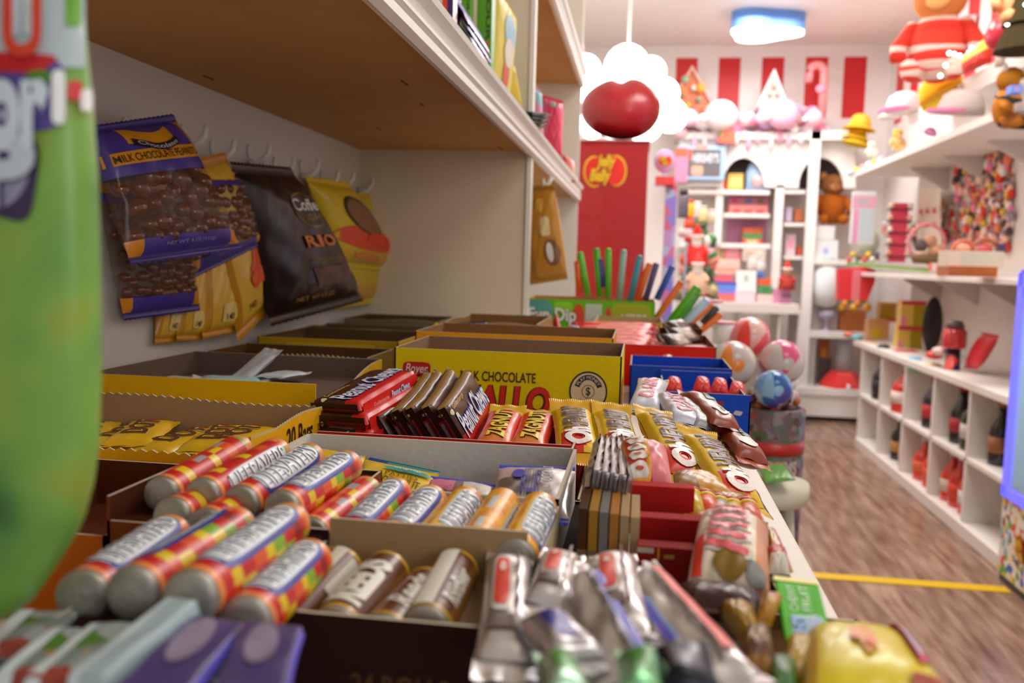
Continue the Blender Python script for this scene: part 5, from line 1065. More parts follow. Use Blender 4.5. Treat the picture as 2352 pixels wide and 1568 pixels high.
# far wall shelf items: label, name, cat, x0,y0,x1,y1, colour, extra
B = [('red box row under the framed sign', 'gift_box', 1588, 412, 1668, 436, '#ea3a28', [(.1, 0, .4, .3, '#c8c0b0')]),
 ('yellow gift box under the left arch', 'gift_box', 1670, 398, 1708, 434, '#ecc45a', [(.1, .2, .9, .75, '#f2d684')]),
 ('dark brown small box beside the left arch', 'gift_box', 1752, 420, 1768, 434, '#2c2220', None),
 ('plum tin row with red and blue tops on the violet shelf', 'candy_tin', 1672, 452, 1764, 470, '#a05068', [(.1, .2, .25, .8, '#b02a44'), (.42, .2, .6, .8, '#5a4a80'), (.75, .2, .9, .8, '#5a5228')]),
 ('coral ruffled box on the violet shelf', 'gift_box', 1674, 470, 1764, 490, '#f08880', [(.1, .1, .3, .4, '#d8404a'), (.4, .1, .6, .4, '#d8404a'), (.7, .1, .9, .4, '#d8404a')]),
 ('red, green and orange striped gift box in the violet bay', 'gift_box', 1705, 523, 1752, 562, '#d8582c', [(0, .35, 1, .68, '#5c9a58'), (.2, .1, .8, .3, '#e8c8a0')]),
 ('pink swirl tin at the left of the lower gift shelf', 'candy_tin', 1664, 560, 1702, 596, '#f08a94', [(.2, .2, .8, .8, '#f4a4b0')]),
 ('peach and green book shaped box beside the pink swirl tin', 'gift_box', 1640, 558, 1664, 598, '#e8a480', [(.6, 0, .8, 1, '#6a9a4a')]),
 ('cream glass canister in the lower bay', 'canister', 1706, 572, 1760, 600, '#d8ccbc', [(.1, .2, .4, .8, '#c8b8a0'), (.6, .5, .8, .9, '#f0e8e0')]),
 ('peach and white layered cake box', 'gift_box', 1638, 596, 1700, 628, '#f0c8b8', [(0, .15, 1, .45, '#eea890')]),
 ('raspberry pink tin below the cake box', 'candy_tin', 1636, 630, 1684, 648, '#dc6a7e', None),
 ('blue zigzag patterned tin on the cabinet top', 'candy_tin', 1644, 648, 1692, 674, '#7c84e4', [(0, .5, 1, .75, '#5e9ae8'), (0, .75, 1, 1, '#5450c0')]),
 ('coral tin below the blue zigzag one', 'candy_tin', 1646, 674, 1692, 690, '#f0706c', None),
 ('white tapered gift bag with pale pink base on the cabinet top', 'gift_bag', 1688, 622, 1738, 692, '#faf8f6', [(0, 0, 1, .35, '#f0d0d8'), (.4, .65, .6, .85, '#b8ccc4')]),
 ('mauve gift box with bow at the right of the cabinet top', 'gift_box', 1774, 664, 1818, 698, '#d890b4', [(.5, .4, 1, .7, '#a0709c')]),
 ('pink floral box in the right hand bay', 'gift_box', 1804, 538, 1828, 586, '#e8ccd0', [(.2, .3, .8, .8, '#f0a4b8')]),
 ('small red box in the right hand bay', 'gift_box', 1830, 566, 1842, 586, '#d0502c', None),
 ('brown box on the upper right bay shelf', 'gift_box', 1824, 480, 1846, 508, '#b8673c', None),
 ('lilac jar box on the upper right bay shelf', 'gift_box', 1804, 476, 1820, 508, '#c8b4cc', None),
 ('orange and green wreath box on the cabinet top', 'gift_box', 1742, 640, 1772, 654, '#e8603c', None),
 ('green gift box beside the mauve one', 'gift_box', 1742, 656, 1774, 676, '#5aa060', [(.2, .2, .8, .8, '#4a8a4c')]),
 ('pale pink box in front of the green one', 'gift_box', 1738, 676, 1776, 694, '#ecc8c4', None)]
for lb, nm, x0, y0, x1, y1, c, bd in B:
    Yb = 6.95 if y1 < 600 else (6.7 if y1 < 640 else 6.45)
    sbox(nm, lb, nm.replace('_', ' '), (x0, y0), (x1, y1), Yb, .1, c, band=bd, group='gifts on the far wall shelves')
c0 = pY(1738, 436, 6.95); r = thing('blue_figure', 'pale blue arched ornament under the left arch', 'ornament', c0); m = MB(); m.lathe([(.001, 0), (.085, 0), (.085, .13), (.06, .2), (.001, .235)], 20, sy=.5); m.build('body', mt('#a8ccf0', .4), r); m = MB(); m.ball((.0, -.05, .06), (.05, .03, .05), 12); m.build('face', mt('#d8b8b8', .5), r)
c0 = pY(1620, 505, 5.9); 
for k, (px, py, rp, hp, Y, c, l_, lb) in enumerate(((1568, 500, 12, 62, 5.2, '#6a6470', '#241c1c', 'black and grey tall bottle shaped tin left of the lantern'), (1581, 500, 12, 40, 5.4, '#f0c010', '#e8341c', 'yellow and red lantern jar'), (1582, 525, 11, 26, 5.35, '#e05a34', '#c8382a', 'orange jar below the lantern jar'), (1601, 500, 9, 36, 5.6, '#dcd0c8', '#e8e4e0', 'cream bottle right of the lantern jar'), (1614, 508, 10, 34, 5.6, '#f0dca0', '#d8cfc0', 'pale yellow jar beside the cream one'), (1634, 512, 9, 30, 5.7, '#e8d8c0', '#f4c8d0', 'cream jar with pink lid'), (1728, 618, 12, 28, 6.5, '#d8d0cc', '#e8e0da', 'white frosted jar beside the canister'), (1746, 622, 11, 24, 6.5, '#dcd4d0', '#c8d0e0', 'white frosted jar further right'))):
    jar('candy_jar', lb, 'jar', px, py, rp, hp, Y, c, l_, 'jars on the far shelves')
jar('candy_jar', 'blue lidded round jar behind the white gift bag', 'jar', 1746, 640, 9, 18, 6.6, '#5c9ae8', '#6aa8ec')
# christmas figures
def santa(name, label, px, py, s, Y, coat, face='#f0d4c0', hatc='#e03028', beard='#f4f0e8'):
    c0 = pY(px, py, Y); r = thing(name, label, 'figurine', c0); m = MB(); m.lathe([(.001, 0), (s*.42, 0), (s*.4, s*.3), (s*.2, s*.8), (.001, s*.9)], 18, sy=.8); m.build('coat', mt(coat, .8), r)
    m = MB(); m.ball((0, -.01, s*.95), s*.2, 16); m.build('head', mt(face, .6), r); m = MB(); m.ball((0, -s*.14, s*.82), (s*.17, s*.1, s*.2), 14); m.build('beard', mt(beard, .9), r)
    m = MB(); m.lathe([(s*.22, s*1.02), (s*.15, s*1.2), (.002, s*1.5)], 16); m.build('hat', mt(hatc, .8), r); m = MB(); m.lathe([(s*.2, s*1.0), (s*.25, s*1.02), (s*.24, s*1.1), (s*.18, s*1.1)], 16); m.build('hat_brim', mt('#f6f2ee', .9), r)
    for sg in (-1, 1): m = MB(); m.tube([(sg*s*.2, 0, s*.7), (sg*s*.36, -s*.1, s*.5), (sg*s*.3, -s*.22, s*.4)], s*.08, 8); m.build('arm', mt(coat, .8), r)
santa('santa_figure', 'white bearded santa figure in the middle of the gift display', 1598, 612, .17, 5.3, '#e8403a')
santa('santa_figure', 'cream and red santa figure below the larger one', 1600, 672, .16, 5.2, '#f0c8a8', hatc='#f0504a')
santa('gnome_figure', 'red and green gnome figure at the right of the cabinet top', 1806, 665, .14, 6.4, '#b8463c', '#c89878', '#e03c30', '#b8806c')
tz = pY(1600, 690, 5.75); r = thing('christmas_tree', 'frosted green christmas tree covered with ornaments behind the santa figures', 'christmas tree', tz)
m = MB(); m.lathe([(.001, 0)]+[q for i in range(7) for q in ((.16-.018*i, .08*i), (.11-.014*i, .08*i+.075))]+[(.001, .6)], 18, 0, False); m.build('branches', mt('#6a7a5c', .9), r)
for k in range(26):
    rnd2 = random.Random(100+k); px = rnd2.uniform(1562, 1640); py = rnd2.uniform(520, 690); c0 = pY(px, py, 5.62); s = rnd2.uniform(.018, .04)
    c = ['#e0443c', '#4a8a54', '#f0e4dc', '#ec9a8a', '#c8b48c', '#e8c0c4', '#e0706c', '#3f6a4c', '#d8383a'][k % 9]
    r = thing('christmas_ornament', ['red', 'green', 'white', 'coral', 'gold', 'blush', 'rose', 'dark green', 'scarlet'][k % 9]+' christmas ornament in the crowded gift display', 'ornament', c0, 'christmas ornaments, '+['red', 'green', 'white', 'coral', 'gold', 'blush', 'rose', 'dark green', 'scarlet'][k % 9])
    m = MB(); m.ball((0, 0, 0), (s, s, s*1.1), 12); m.build('bauble', mt(c, .4), r); m = MB(); m.lathe([(s*.25, s*1.0), (s*.25, s*1.3), (.001, s*1.35)], 8); m.build('cap', mt('#d8c8a0', .3, .6), r)
sbox('display_stand', 'white tiered stand carrying the christmas figures behind the candy straws', 'display stand', (1560, 690), (1640, 1050), 5.1, 1.0, '#e8dcd8')
# candy canes shape red on cubby etc
sbox('gift_box', 'white and navy box in the narrow cubby', 'gift box', (1790, 800), (1832, 870), 6.6, .1, '#d8d4d0', band=[(.1, .3, .5, .9, '#b8c8e8'), (.6, .1, 1, .5, '#8a6a4a'), (.2, .9, .9, 1, '#3a2a28')])
# ---- garland and ornaments above the arched cabinet
rnd = random.Random(21)
GN = ['pink', 'pale pink', 'white', 'rose', 'lilac', 'blush']; GC = ['#f4b4cc', '#f8d4e4', '#faf2f2', '#ee8ca8', '#dcb4e0', '#f2c8cc']
zt = pY(1700, 305, YA).z
for k in range(84):
    px = 1545+360*((k*.6180339) % 1); top = 245+18*math.sin(px*.03)+ (12 if px > 1800 else 0); py = rnd.uniform(top, 306)
    if k > 66: px = rnd.uniform(1556, 1610); py = rnd.uniform(262, 300)
    s = rnd.uniform(.02, .055); j = k % 6; Yk = YA-.03+rnd.uniform(-.05, .2); c0 = pY(px, py, Yk)
    r = thing('garland_puff', GN[j]+' fluffy garland puff heaped above the arched cabinet', 'garland', c0, 'garland puffs, '+GN[j]); m = MB(); m.ball((0, 0, 0), (s*1.2, s, s), 10); m.build('puff', mt(GC[j], .9), r)
    if k % 4 == 0: m = MB(); m.ball((s*.5, -s, s*.3), s*.35, 8); m.build('bead', mt('#fff4ec', .3), r)
for k, (px, py, R, c, lb) in enumerate(((1798, 262, 32, '#f2bcd8', 'large pink ball ornament above the arches'), (1655, 265, 34, '#efe4e2', 'white frosted cake ornament above the arches'), (1580, 270, 20, '#f6cfe4', 'pale pink dome ornament at the left of the garland'), (1870, 270, 18, '#f6c4d8', 'pink swirl ornament beside the candy cane'))):
    r = thing('ball_ornament', lb, 'ornament', pY(px, py, 6.75)); m = MB(); m.ball((0, 0, 0), (R*6.75/2000*1.1, R*6.75/2000*.8, R*6.75/2000), 18); m.build('ball', mt(c, .5), r); m = MB(); m.ball((-R*.004, -R*6.75/2000*.7, -R*.001), R*.001, 10); m.build('bow', mt('#fbf6f6', .6), r)
for k in range(12):
    px = 1600+k*24+rnd.uniform(-6, 6); r = thing('hanging_ornament', 'pale pink tassel hanging from the garland over the arches', 'ornament', pY(px, 318+rnd.uniform(-6, 14), YA-.05), 'tassels hanging over the arches'); m = MB(); m.lathe([(.001, -.05), (.02, -.03), (.012, .03), (.001, .04)], 10); m.build('tassel', mt(['#f4c8dc', '#f8e4ec', '#f0a8c4'][k % 3], .8), r)
sbox('gift_box', 'red and green bow ornament hanging over the left arch', 'ornament', (1652, 300), (1690, 328), 6.75, .05, '#ec6a4a', band=[(0, .5, .15, 1, '#5aa040')])
# gingerbread house
def house(label, x0, y0, x1, y1, Y, wall, roof, trim, steep=.5, deco=()):
    a, b = pY(x0, y1, Y), pY(x1, y0, Y); w, h = b.x-a.x, b.z-a.z; r = thing('gingerbread_house', label, 'ornamental house', Matrix.Translation(((a.x+b.x)/2, Y, a.z))); e = h*(1-steep)
    m = MB(); mx = Matrix(((1, 0, 0, 0), (0, 0, 1, 0), (0, 1, 0, 0), (0, 0, 0, 1))); m.prism([(-w*.42, 0), (w*.42, 0), (w*.42, e), (0, h*.96), (-w*.42, e)], 0, .14, 0, mx); m.build('walls', mt(wall, .8), r)
    for sg in (-1, 1):
        m = MB(); p = [(0, h), (sg*w*.5, e*.9), (sg*w*.5, e*.9-.02), (0, h-.03)]; m.prism(p if sg < 0 else p[::-1], -.02, .16, 0, mx); m.build('roof', mt(roof, .7), r)
    f = flat((-w/2, -.001, 0), (w, 0, 0), (0, 0, h)); patch(r, f, (.4, .0, .6, .28), '#7a1c1c', .002, 'round', name='door')
    for (u, v, s_, c) in deco: m = MB(); m.ball(((u-.5)*w, -.015, v*h), s_, 10); m.build('icing_drop', mt(c, .6), r)
    return r
house('brown gingerbread house with green and orange sweets above the cabinet', 1535, 150, 1640, 282, 6.8, '#c9785c', '#d8b0a0', '#fff', .62, [(.2+.12*k, .2+.1*(k*3 % 5), .022, ['#e88a4a', '#8aa080', '#f0a848', '#d8dcd8', '#7a9a7c', '#e86a50'][k % 6]) for k in range(6)] + [(.3, .55, .035, '#ea8050'), (.7, .6, .04, '#ee9a4a'), (.35, .75, .03, '#9ab090')])
house('pale a-frame gingerbread house with white roof edges', 1738, 158, 1814, 262, 6.8, '#dcb8b0', '#f4ecea', '#fff', .8, [(.5, .6, .018, '#9aa090'), (.38, .42, .016, '#8a9a8a'), (.62, .42, .016, '#8a9a8a'), (.5, .22, .03, '#e4ecec')])
r = thing('candy_cane', 'large pink candy cane standing against the far wall', 'candy cane', pY(1888, 260, 6.85)); s = 6.85/2000
m = MB(); m.tube([Vector((0, 0, 0)), Vector((0, 0, 70*s))] + [Vector((-16*s+16*s*math.cos(t), 0, 85*s+17*s*math.sin(t))) for t in [k*math.pi/8 for k in range(9)]] + [Vector((-32*s, 0, 65*s))], 9*s, 12); m.build('cane', mt('#f29a9c', .4), r); m = MB(); m.ball((-6*s, -.03, 50*s), (12*s, .02, 10*s), 12); m.build('bow', mt('#f2a4b8', .6), r)
# ---- things in the framed cabinet
sbox('gift_box', 'white box with snow pattern in the framed cabinet', 'gift box', (1868, 552), (1926, 596), 6.8, .15, '#eef2f6', band=[(.4, .3, .6, .6, '#b0c8f0')])
sbox('gift_box', 'white lidded box above the snow patterned one', 'gift box', (1872, 520), (1918, 550), 6.8, .15, '#eceef0', lid='#f8f8f8')
plush('teddy_bear', 'brown teddy bear sitting at the back of the framed cabinet', pY(1908, 515, 6.95), .3, '#a85a1c', '#8a5a34', '#b87a4c')
r = thing('dress_bust', 'white glowing dress bust on the shelf of the framed cabinet', 'display bust', pY(1896, 700, 6.82)); m = MB(); m.lathe([(.001, -.02), (.07, 0), (.1, .12), (.1, .24), (.06, .3), (.04, .33), (.001, .33)], 18, sy=.7); m.build('bust', paint('#f4fbff'), r); m = MB(); m.lathe([(.02, .33), (.055, .335), (.055, .35), (.001, .352)], 12); m.build('collar', mt('#a8c4c8', .5), r)
r = thing('table_lamp', 'grey white lamp stand beneath the dress bust', 'lamp', pY(1896, 764, 6.85)); m = MB(); m.lathe([(.05, 0), (.05, .01), (.01, .03), (.01, .1), (.06, .12), (.05, .17), (.001, .175)], 16); m.build('stand', mt('#b8b8cc', .4), r); m = MB(); m.box((-.09, .05, 0), (.09, .06, .22)); m.build('backdrop', mt('#c0b0b0', .6), r)
r = thing('gumball_machine', 'red hexagonal gumball machine with a glass column at the far right', 'gumball machine', pY(1932, 897, 6.88)); m = MB(); m.lathe([(.17, 0), (.16, .06), (.11, .13), (.09, .15), (.001, .15)], 6, 0, False); m.build('base', mt('#f0403c', .3, coat=.4), r); m = MB(); m.lathe([(.05, .15), (.05, .4), (.001, .4)], 20); m.build('glass_column', mt('#dfe8f0', .1, alpha=.5), r); m = MB(); m.lathe([(.06, .4), (.05, .43), (.001, .43)], 20); m.build('cap', mt('#e8eef4', .3), r); m = MB(); m.ball((.02, -.14, .05), .02, 10); m.build('coin_knob', mt('#f4f4f4', .2, .5), r)
sbox('gift_box', 'orange and brown box behind the gumball machine', 'gift box', (1880, 780), (1906, 820), 7.0, .05, '#c8682c', band=[(.2, 0, .8, .5, '#e8a050')])
sbox('storage_box', 'grey box beside the gumball machine', 'box', (1878, 822), (1910, 897), 7.0, .05, '#6a6468')
r = thing('red_heart_box', 'bright red heart shaped box under the long shelf', 'gift box', pY(1962, 690, 5.9)); m = MB(); mx = Matrix(((1, 0, 0, 0), (0, 0, 1, 0), (0, 1, 0, 0), (0, 0, 0, 1)))
m.prism([(-.1, 0), (.08, 0), (.12, .12), (.12, .2), (.06, .22), (-.11, .2)], 0, .08, 0, mx); m.build('box_body', mt('#ee3a44', .4), r); m = MB(); m.box((-.02, -.005, .0), (.03, 0, .2)); m.build('ribbon', mt('#f4848c', .4), r)
# ---- long shelf (eye level) contents
def onshelf(px, py, z): return pZ(px, py, z) if abs(py-605) > 25 else pX(px, py, 1.5)
b_, f_, wh = sbox('wall_calendar', 'white and pink chart board with a pink column at the shelf end', 'chart board', (1952, 440), (2014, 560), 5.7, .03, '#e8eef2', band=[(0, .68, 1, .92, '#f0b4cc'), (.25, .74, .7, .86, '#c8c4cc'), (.08, .0, .3, .66, '#f0a8cc'), (.36, .05, .94, .66, '#ccdce4')])
r = thing('snow_globe', 'pale green glass snow globe at the far end of the long shelf', 'snow globe', pX(1992, 590, 1.55)); m = MB(); m.ball((0, 0, .1), (.075, .075, .1), 20); m.build('globe', mt('#b8c4ac', .15), r); m = MB(); m.lathe([(.07, -.02), (.08, -.02), (.075, .03), (.001, .03)], 18); m.build('base', mt('#8a7a6a', .6), r)
for k in range(8):
    c0 = pX(1950+k*9, 596-(k % 2)*12, 1.5); sgc = ['#f0605c', '#f4c83c', '#e8e4dc', '#6a6a70'][k % 4]; r = thing('small_toy', ['red', 'yellow', 'white', 'grey'][k % 4]+' small toy at the far end of the long shelf', 'toy', c0, ['red', 'yellow', 'white', 'grey'][k % 4]+' small toys at the far end of the long shelf'); m = MB(); m.ball((0, 0, 0), .02, 10); m.build('toy_body', mt(sgc, .5), r)
r = thing('candy_rack', 'red and black striped candy rack standing on the long shelf', 'display rack', pX(2058, 602, 1.55)); m = MB(); m.box((-.045, -.03, 0), (.045, .03, .36)); m.build('rack_body', mt('#ec4a66', .5), r)
for k in range(5): m = MB(); m.box((-.07, -.045, .03+k*.072), (.07, .032, .036+k*.072)); m.build('tier', mt('#3a2c2c', .5), r)
for k in range(10): m = MB(); m.ball(((-1)**k*.055, -.03, .055+(k//2)*.072), .018, 10); m.build('sweet', mt(['#f0c8b4', '#e8a080', '#f4e4d8'][k % 3], .5), r)
r = thing('wreath_basket', 'pink ringed gift basket with plush faces on the long shelf', 'gift basket', pX(2125, 605, 1.5)); m = MB(); m.tube([Vector((.09*math.cos(t), 0, .11+.1*math.sin(t))) for t in [k*math.pi/12 for k in range(25)]], .009, 8); m.build('ring', mt('#ec8a94', .5), r)
for k in range(5): m = MB(); m.ball((.04*math.cos(k*1.3), -.02, .07+.05*math.sin(k*1.3)), .035, 12); m.build('plush_face', mt(['#e8b088', '#c8987c', '#6a5a5c', '#e8c8a8', '#b8907c'][k], .8), r)
m = MB(); m.lathe([(.06, 0), (.085, .05), (.08, .05), (.055, .005)], 16); m.build('basket', mt('#8a6a54', .8), r)
b, S = pouch('green_mat', 'green grass mat lying along the front of the long shelf', 'mat', pX(1945, 608, 1.42), pX(2135, 625, 1.42), pX(2135, 616, 1.52), pX(1945, 601, 1.52), .012, ['#6a9a3a'], seal=.03)
sbox('mug', 'small white and red box at the middle of the long shelf', 'box', (2140, 604), (2165, 622), 4.35, .05, '#ee6a4c', band=[(0, 0, .45, 1, '#f0d8d0')])
b_, f_, wh = sbox('wooden_crate', 'cream tray on an orange crate at the near end of the long shelf', 'crate', (2176, 578), (2308, 612), 3.75, .12, '#dcd0b8', band=[(0, 0, .22, 1, '#f0d4b8')])
sbox('wooden_crate', 'orange brown crate beneath the cream tray', 'crate', (2178, 613), (2292, 634), 3.74, .14, '#b8601c')
for k, (px, py, Rh, c, lb) in enumerate(((2212, 578, .045, '#d86c4c', 'coral arched headband in the cream tray'), (2262, 582, .055, '#a05434', 'brown arched headband in the cream tray'))):
    r = thing('headband', lb, 'headband', pY(px, py, 3.82)); m = MB(); m.tube([Vector((Rh*math.cos(t), 0, Rh*math.sin(t))) for t in [k2*math.pi/12 for k2 in range(13)]], .007, 8); m.build('band', mt(c, .5), r); m = MB(); m.ball((0, 0, .014), (.03, .02, .02), 12); m.build('bow', mt(['#ee9a7c', '#c8484c'][k], .5), r)
sbox('small_case', 'dark violet trinket case at the near end of the cream tray', 'case', (2294, 560), (2312, 582), 3.8, .04, '#4a3a5c')
# keychains and cards on the wall above the long shelf
rnd = random.Random(33); KN = ['red', 'coral', 'blush', 'peach', 'white', 'grey', 'yellow', 'brown', 'pink', 'dark']; KC = ['#e0483c', '#ee8a72', '#f0b8ac', '#f0c8a4', '#f0e8e4', '#9a8c90', '#e8c04c', '#a86c54', '#ee88a4', '#54484c']
for k in range(150):
    if k < 120: px, t = 2188+136*((k*.6180339) % 1), 0
    else: px, t = 2030+150*((k*.6180339) % 1), 1
    ytop = (380-(px-2188)*.12) if not t else (500-(px-2030)*.45); ybot = 575 if not t else 560
    if t and px > 2110 and px < 2180: ytop = 470
    py = rnd.uniform(ytop, ybot); c0 = pX(px, py, XE-.03); j = (k*7) % 10; s = rnd.uniform(.016, .03)
    r = thing('keychain', KN[j]+' plush keychain hanging in the crowded display above the long shelf', 'keychain', c0, 'plush keychains, '+KN[j])
    m = MB(); m.ball((0, 0, 0), (s*.7, s, s*1.1), 10); m.build('charm', mt(KC[j], .8), r); m = MB(); m.ball((-s*.3, -s*.2, s*1.5), s*.6, 8); m.build('charm_head', mt(KC[(j+3) % 10], .8), r)
    if k % 2 == 0: m = MB(); m.tube([(0, 0, s*1.6), (.005, 0, s*3)], .003, 6); m.build('ring_chain', mt('#c8bcb4', .3, .6), r)
b, S = pouch('greeting_card', 'cream arched card with red dots behind the long shelf', 'card', pX(2106, 560, 1.7), pX(2162, 562, 1.7), pX(2160, 430, 1.7), pX(2110, 438, 1.7), .01, ['#e0ccb8'], seal=0, tooth=False)
for k in range(6): patch(b, S, (.1+.3*(k % 3), .3+.25*(k//3), .25+.3*(k % 3), .4+.25*(k//3)), '#d83a3c', .002, 'disc')
# ---- on the worktop
def wt(px, py): return pX(px, py, 1.56)
zt = HT+.035
GT2 = 'gifts on the worktop of the cube unit'
def wbox(name, label, cat, x0, y0, x1, y1, X, dp, col, band=None):
    a = pX(x0, y1, X); Y = a.y; return sbox(name, label, cat, (x0, y0), (x1, y1), Y, dp, col, band=band, group=GT2)
wbox('wooden_box', 'brown wooden box at the far end of the worktop', 'box', 1928, 712, 1990, 765, 1.5, .1, '#a8602c')
for k in range(7):
    r = thing('wrapped_sweet', ['yellow', 'orange', 'green'][k % 3]+' wrapped sweet heaped on the brown wooden box', 'sweet', pX(1932+k*10, 706-(k % 3)*9, 1.5), ['yellow', 'orange', 'green'][k % 3]+' sweets on the wooden box'); m = MB(); m.ball((0, 0, 0), .028, 10); m.build('sweet', mt(['#f0b82c', '#f0943c', '#7a9a3c'][k % 3], .4), r)
wbox('gift_box', 'tan and gold open gift box on the worktop', 'gift box', 1992, 735, 2044, 778, 1.5, .1, '#dca06c', [(.2, 0, .7, .6, '#d8b01c')])
wbox('gift_box', 'cream and gold box behind the tan gift box', 'gift box', 2018, 695, 2062, 738, 1.6, .08, '#e8b478', [(.1, .2, .8, .9, '#d0a818'), (.3, 0, 1, .2, '#ee5a2c')])
for k, (x0, y0, x1, y1, lb) in enumerate(((2068, 692, 2128, 748, 'yellow and red gift box on top of its twin on the worktop'), (2060, 750, 2120, 806, 'yellow and red gift box beneath its twin'))):
    wbox('gift_box', lb, 'gift box', x0, y0, x1, y1, 1.55, .1, '#e8c058', [(.5, 0, 1, .95, '#b0940c'), (0, .85, 1, 1, '#d8384c'), (.0, 0, .2, .4, '#ec8ca0')])
r = thing('oval_tray', 'tall black oval mirror tray leaning behind the yellow boxes', 'tray', pX(2142, 745, 1.66)); m = MB(); m.lathe([(.001, -.008), (.9, -.008), (1, 0), (.9, .008), (.001, .008)], 28, 0, True, Matrix.Rotation(math.radians(90), 4, 'X') @ Matrix.Diagonal((.055, .16, 1, 1))); m.build('tray_disc', mt('#1c1414', .3), r); m = MB(); m.box((-.02, 0, -.155), (.02, .03, -.14)); m.build('stand', mt('#2a2020', .5), r)
bottle('green glass bottle with grey collar at the back of the worktop', 0, 0, .035, .26, 0, '#3c7a3c', '#2f6a30', '#9a9a8a', None, X=(1.66, 4.02, zt))
r = thing('lantern', 'red glass lantern bottle with dark lid on the worktop', 'lantern', pX(2186, 865, 1.5)); m = MB(); m.lathe([(.05, 0), (.055, .01), (.035, .03), (.03, .14), (.001, .14)], 18); m.build('lower_body', multi(['#e03a2c', '#2a2440', '#e03a2c', '#c8c8d4'], 20, .3), r); m = MB(); m.lathe([(.05, .14), (.055, .15), (.055, .22), (.03, .245), (.001, .245)], 18); m.build('globe', mt('#c8383c', .15, coat=.5), r); m = MB(); m.lathe([(.045, .24), (.03, .27), (.001, .275)], 16); m.build('lid', mt('#6a5a58', .4), r)
b, S = pouch('stocking', 'red and white stocking shaped candy bag leaning at the near end of the worktop', 'candy bag', pX(2212, 845, 1.55), pX(2245, 848, 1.55), pX(2296, 770, 1.6), pX(2255, 762, 1.6), .05, ['#d83038', '#f0c8c4'], lambda u, v: 1 if u < .25 else 0, .05, '#c82a30')
wbox('red_bow', 'red shiny bow ribbon roll lying on the worktop', 'ribbon', 2058, 806, 2108, 832, 1.48, .08, '#ee4a3a', [(.2, .4, .8, .7, '#f0a090')])
for k, (px, py, c, lb) in enumerate(((2102, 828, '#7ab8e8', 'sky blue toy egg'), (2098, 846, '#98e0a8', 'mint green toy dish'), (2130, 848, '#a8dcb0', 'mint green toy cup'), (2145, 842, '#e8c8a0', 'cream toy cookie'), (2146, 815, '#e84a34', 'red toy berry'), (2160, 806, '#f0d0c8', 'white candy swirl'))):
    r = thing('toy_sweet', lb+' lying on the curved part of the worktop', 'toy', pX(px, py, 1.46), GT2); m = MB(); m.ball((0, 0, 0), (.04, .04, .022), 14); m.build('toy_body', mt(c, .4), r)
for k, (px, py, c, lb) in enumerate(((1950, 768, '#e88a74', 'coral wrapped sweet at the far end of the worktop'), (1968, 775, '#7ac0c8', 'teal wrapped sweet at the far end of the worktop'), (2000, 790, '#f0b08c', 'peach wrapped sweet on the worktop edge'), (2030, 798, '#2c2420', 'black round tin on the worktop edge'), (1985, 788, '#f0d0b0', 'cream wrapped sweet on the worktop edge'))):
    r = thing('small_sweet', lb, 'sweet', pX(px, py, 1.47), GT2); m = MB(); m.ball((0, 0, 0), (.04, .05, .022), 12); m.build('sweet', mt(c, .4), r)
# ---- bottles in the cubes
def cube(k, row): # centre y, base z
    return Y0+(Y1-Y0)*(k+.5)/NC, (.06, .35)[row]
BT = [(0, 1, [('#1f5a22', '#3a8a34', .045, .25, -.1), ('#17181c', '#a8673c', .04, .24, .1)], 'green and black'), (1, 1, [('#1d3a22', '#d8d0cc', .05, .26, -.08), ('#15161c', '#b02c34', .045, .25, .08)], 'dark green and black'), (2, 1, [('#2a2028', '#c8343c', .05, .24, 0)], 'black'), (3, 1, [('#d8382a', '#f0dcd0', .07, .22, 0)], 'red'), (4, 1, [('#241c24', '#3a2c34', .06, .22, 0)], 'black'),
      (1, 0, [('#d83a24', '#e8e4e4', .045, .22, -.1), ('#d8301e', '#e0432a', .045, .22, .03), ('#dc3a20', '#d8c8b8', .045, .21, .14)], 'red'), (2, 0, [('#e4421c', '#ee5a34', .05, .2, -.08), ('#e03c1c', '#e86a44', .05, .2, .08)], 'orange red'), (3, 0, [('#1c181c', '#c88c4c', .04, .22, -.08), ('#1a161a', '#c8944c', .04, .22, .08)], 'black')]
cn = ['nearest', 'second nearest', 'middle', 'second furthest', 'furthest']
for k, row, L_, nm in BT:
    yc, zb = cube(k, row)
    for j, (c, lc, R, H, dy) in enumerate(L_):
        side = '' if len(L_) == 1 else (' on the near side' if dy == min(l_[4] for l_ in L_) else (' on the far side' if dy == max(l_[4] for l_ in L_) else ' in the middle'))
        nmc = ('green' if c in ('#1f5a22', '#1d3a22') else ('orange red' if c in ('#e4421c', '#e03c1c') else ('red' if c[1] == 'd' else 'black')))
        R *= 1.18; H = min(.265, H*1.2) if row else min(.24, H*1.1)
        bottle('%s bottle in the %s %s cube%s' % (nmc, cn[k], ('lower', 'upper')[row], side), 0, 0, R, H, 0, c, lc if row else '#e8e4e0', lc, 'bottles in the cube unit', X=(XU+.085, yc+dy, zb))
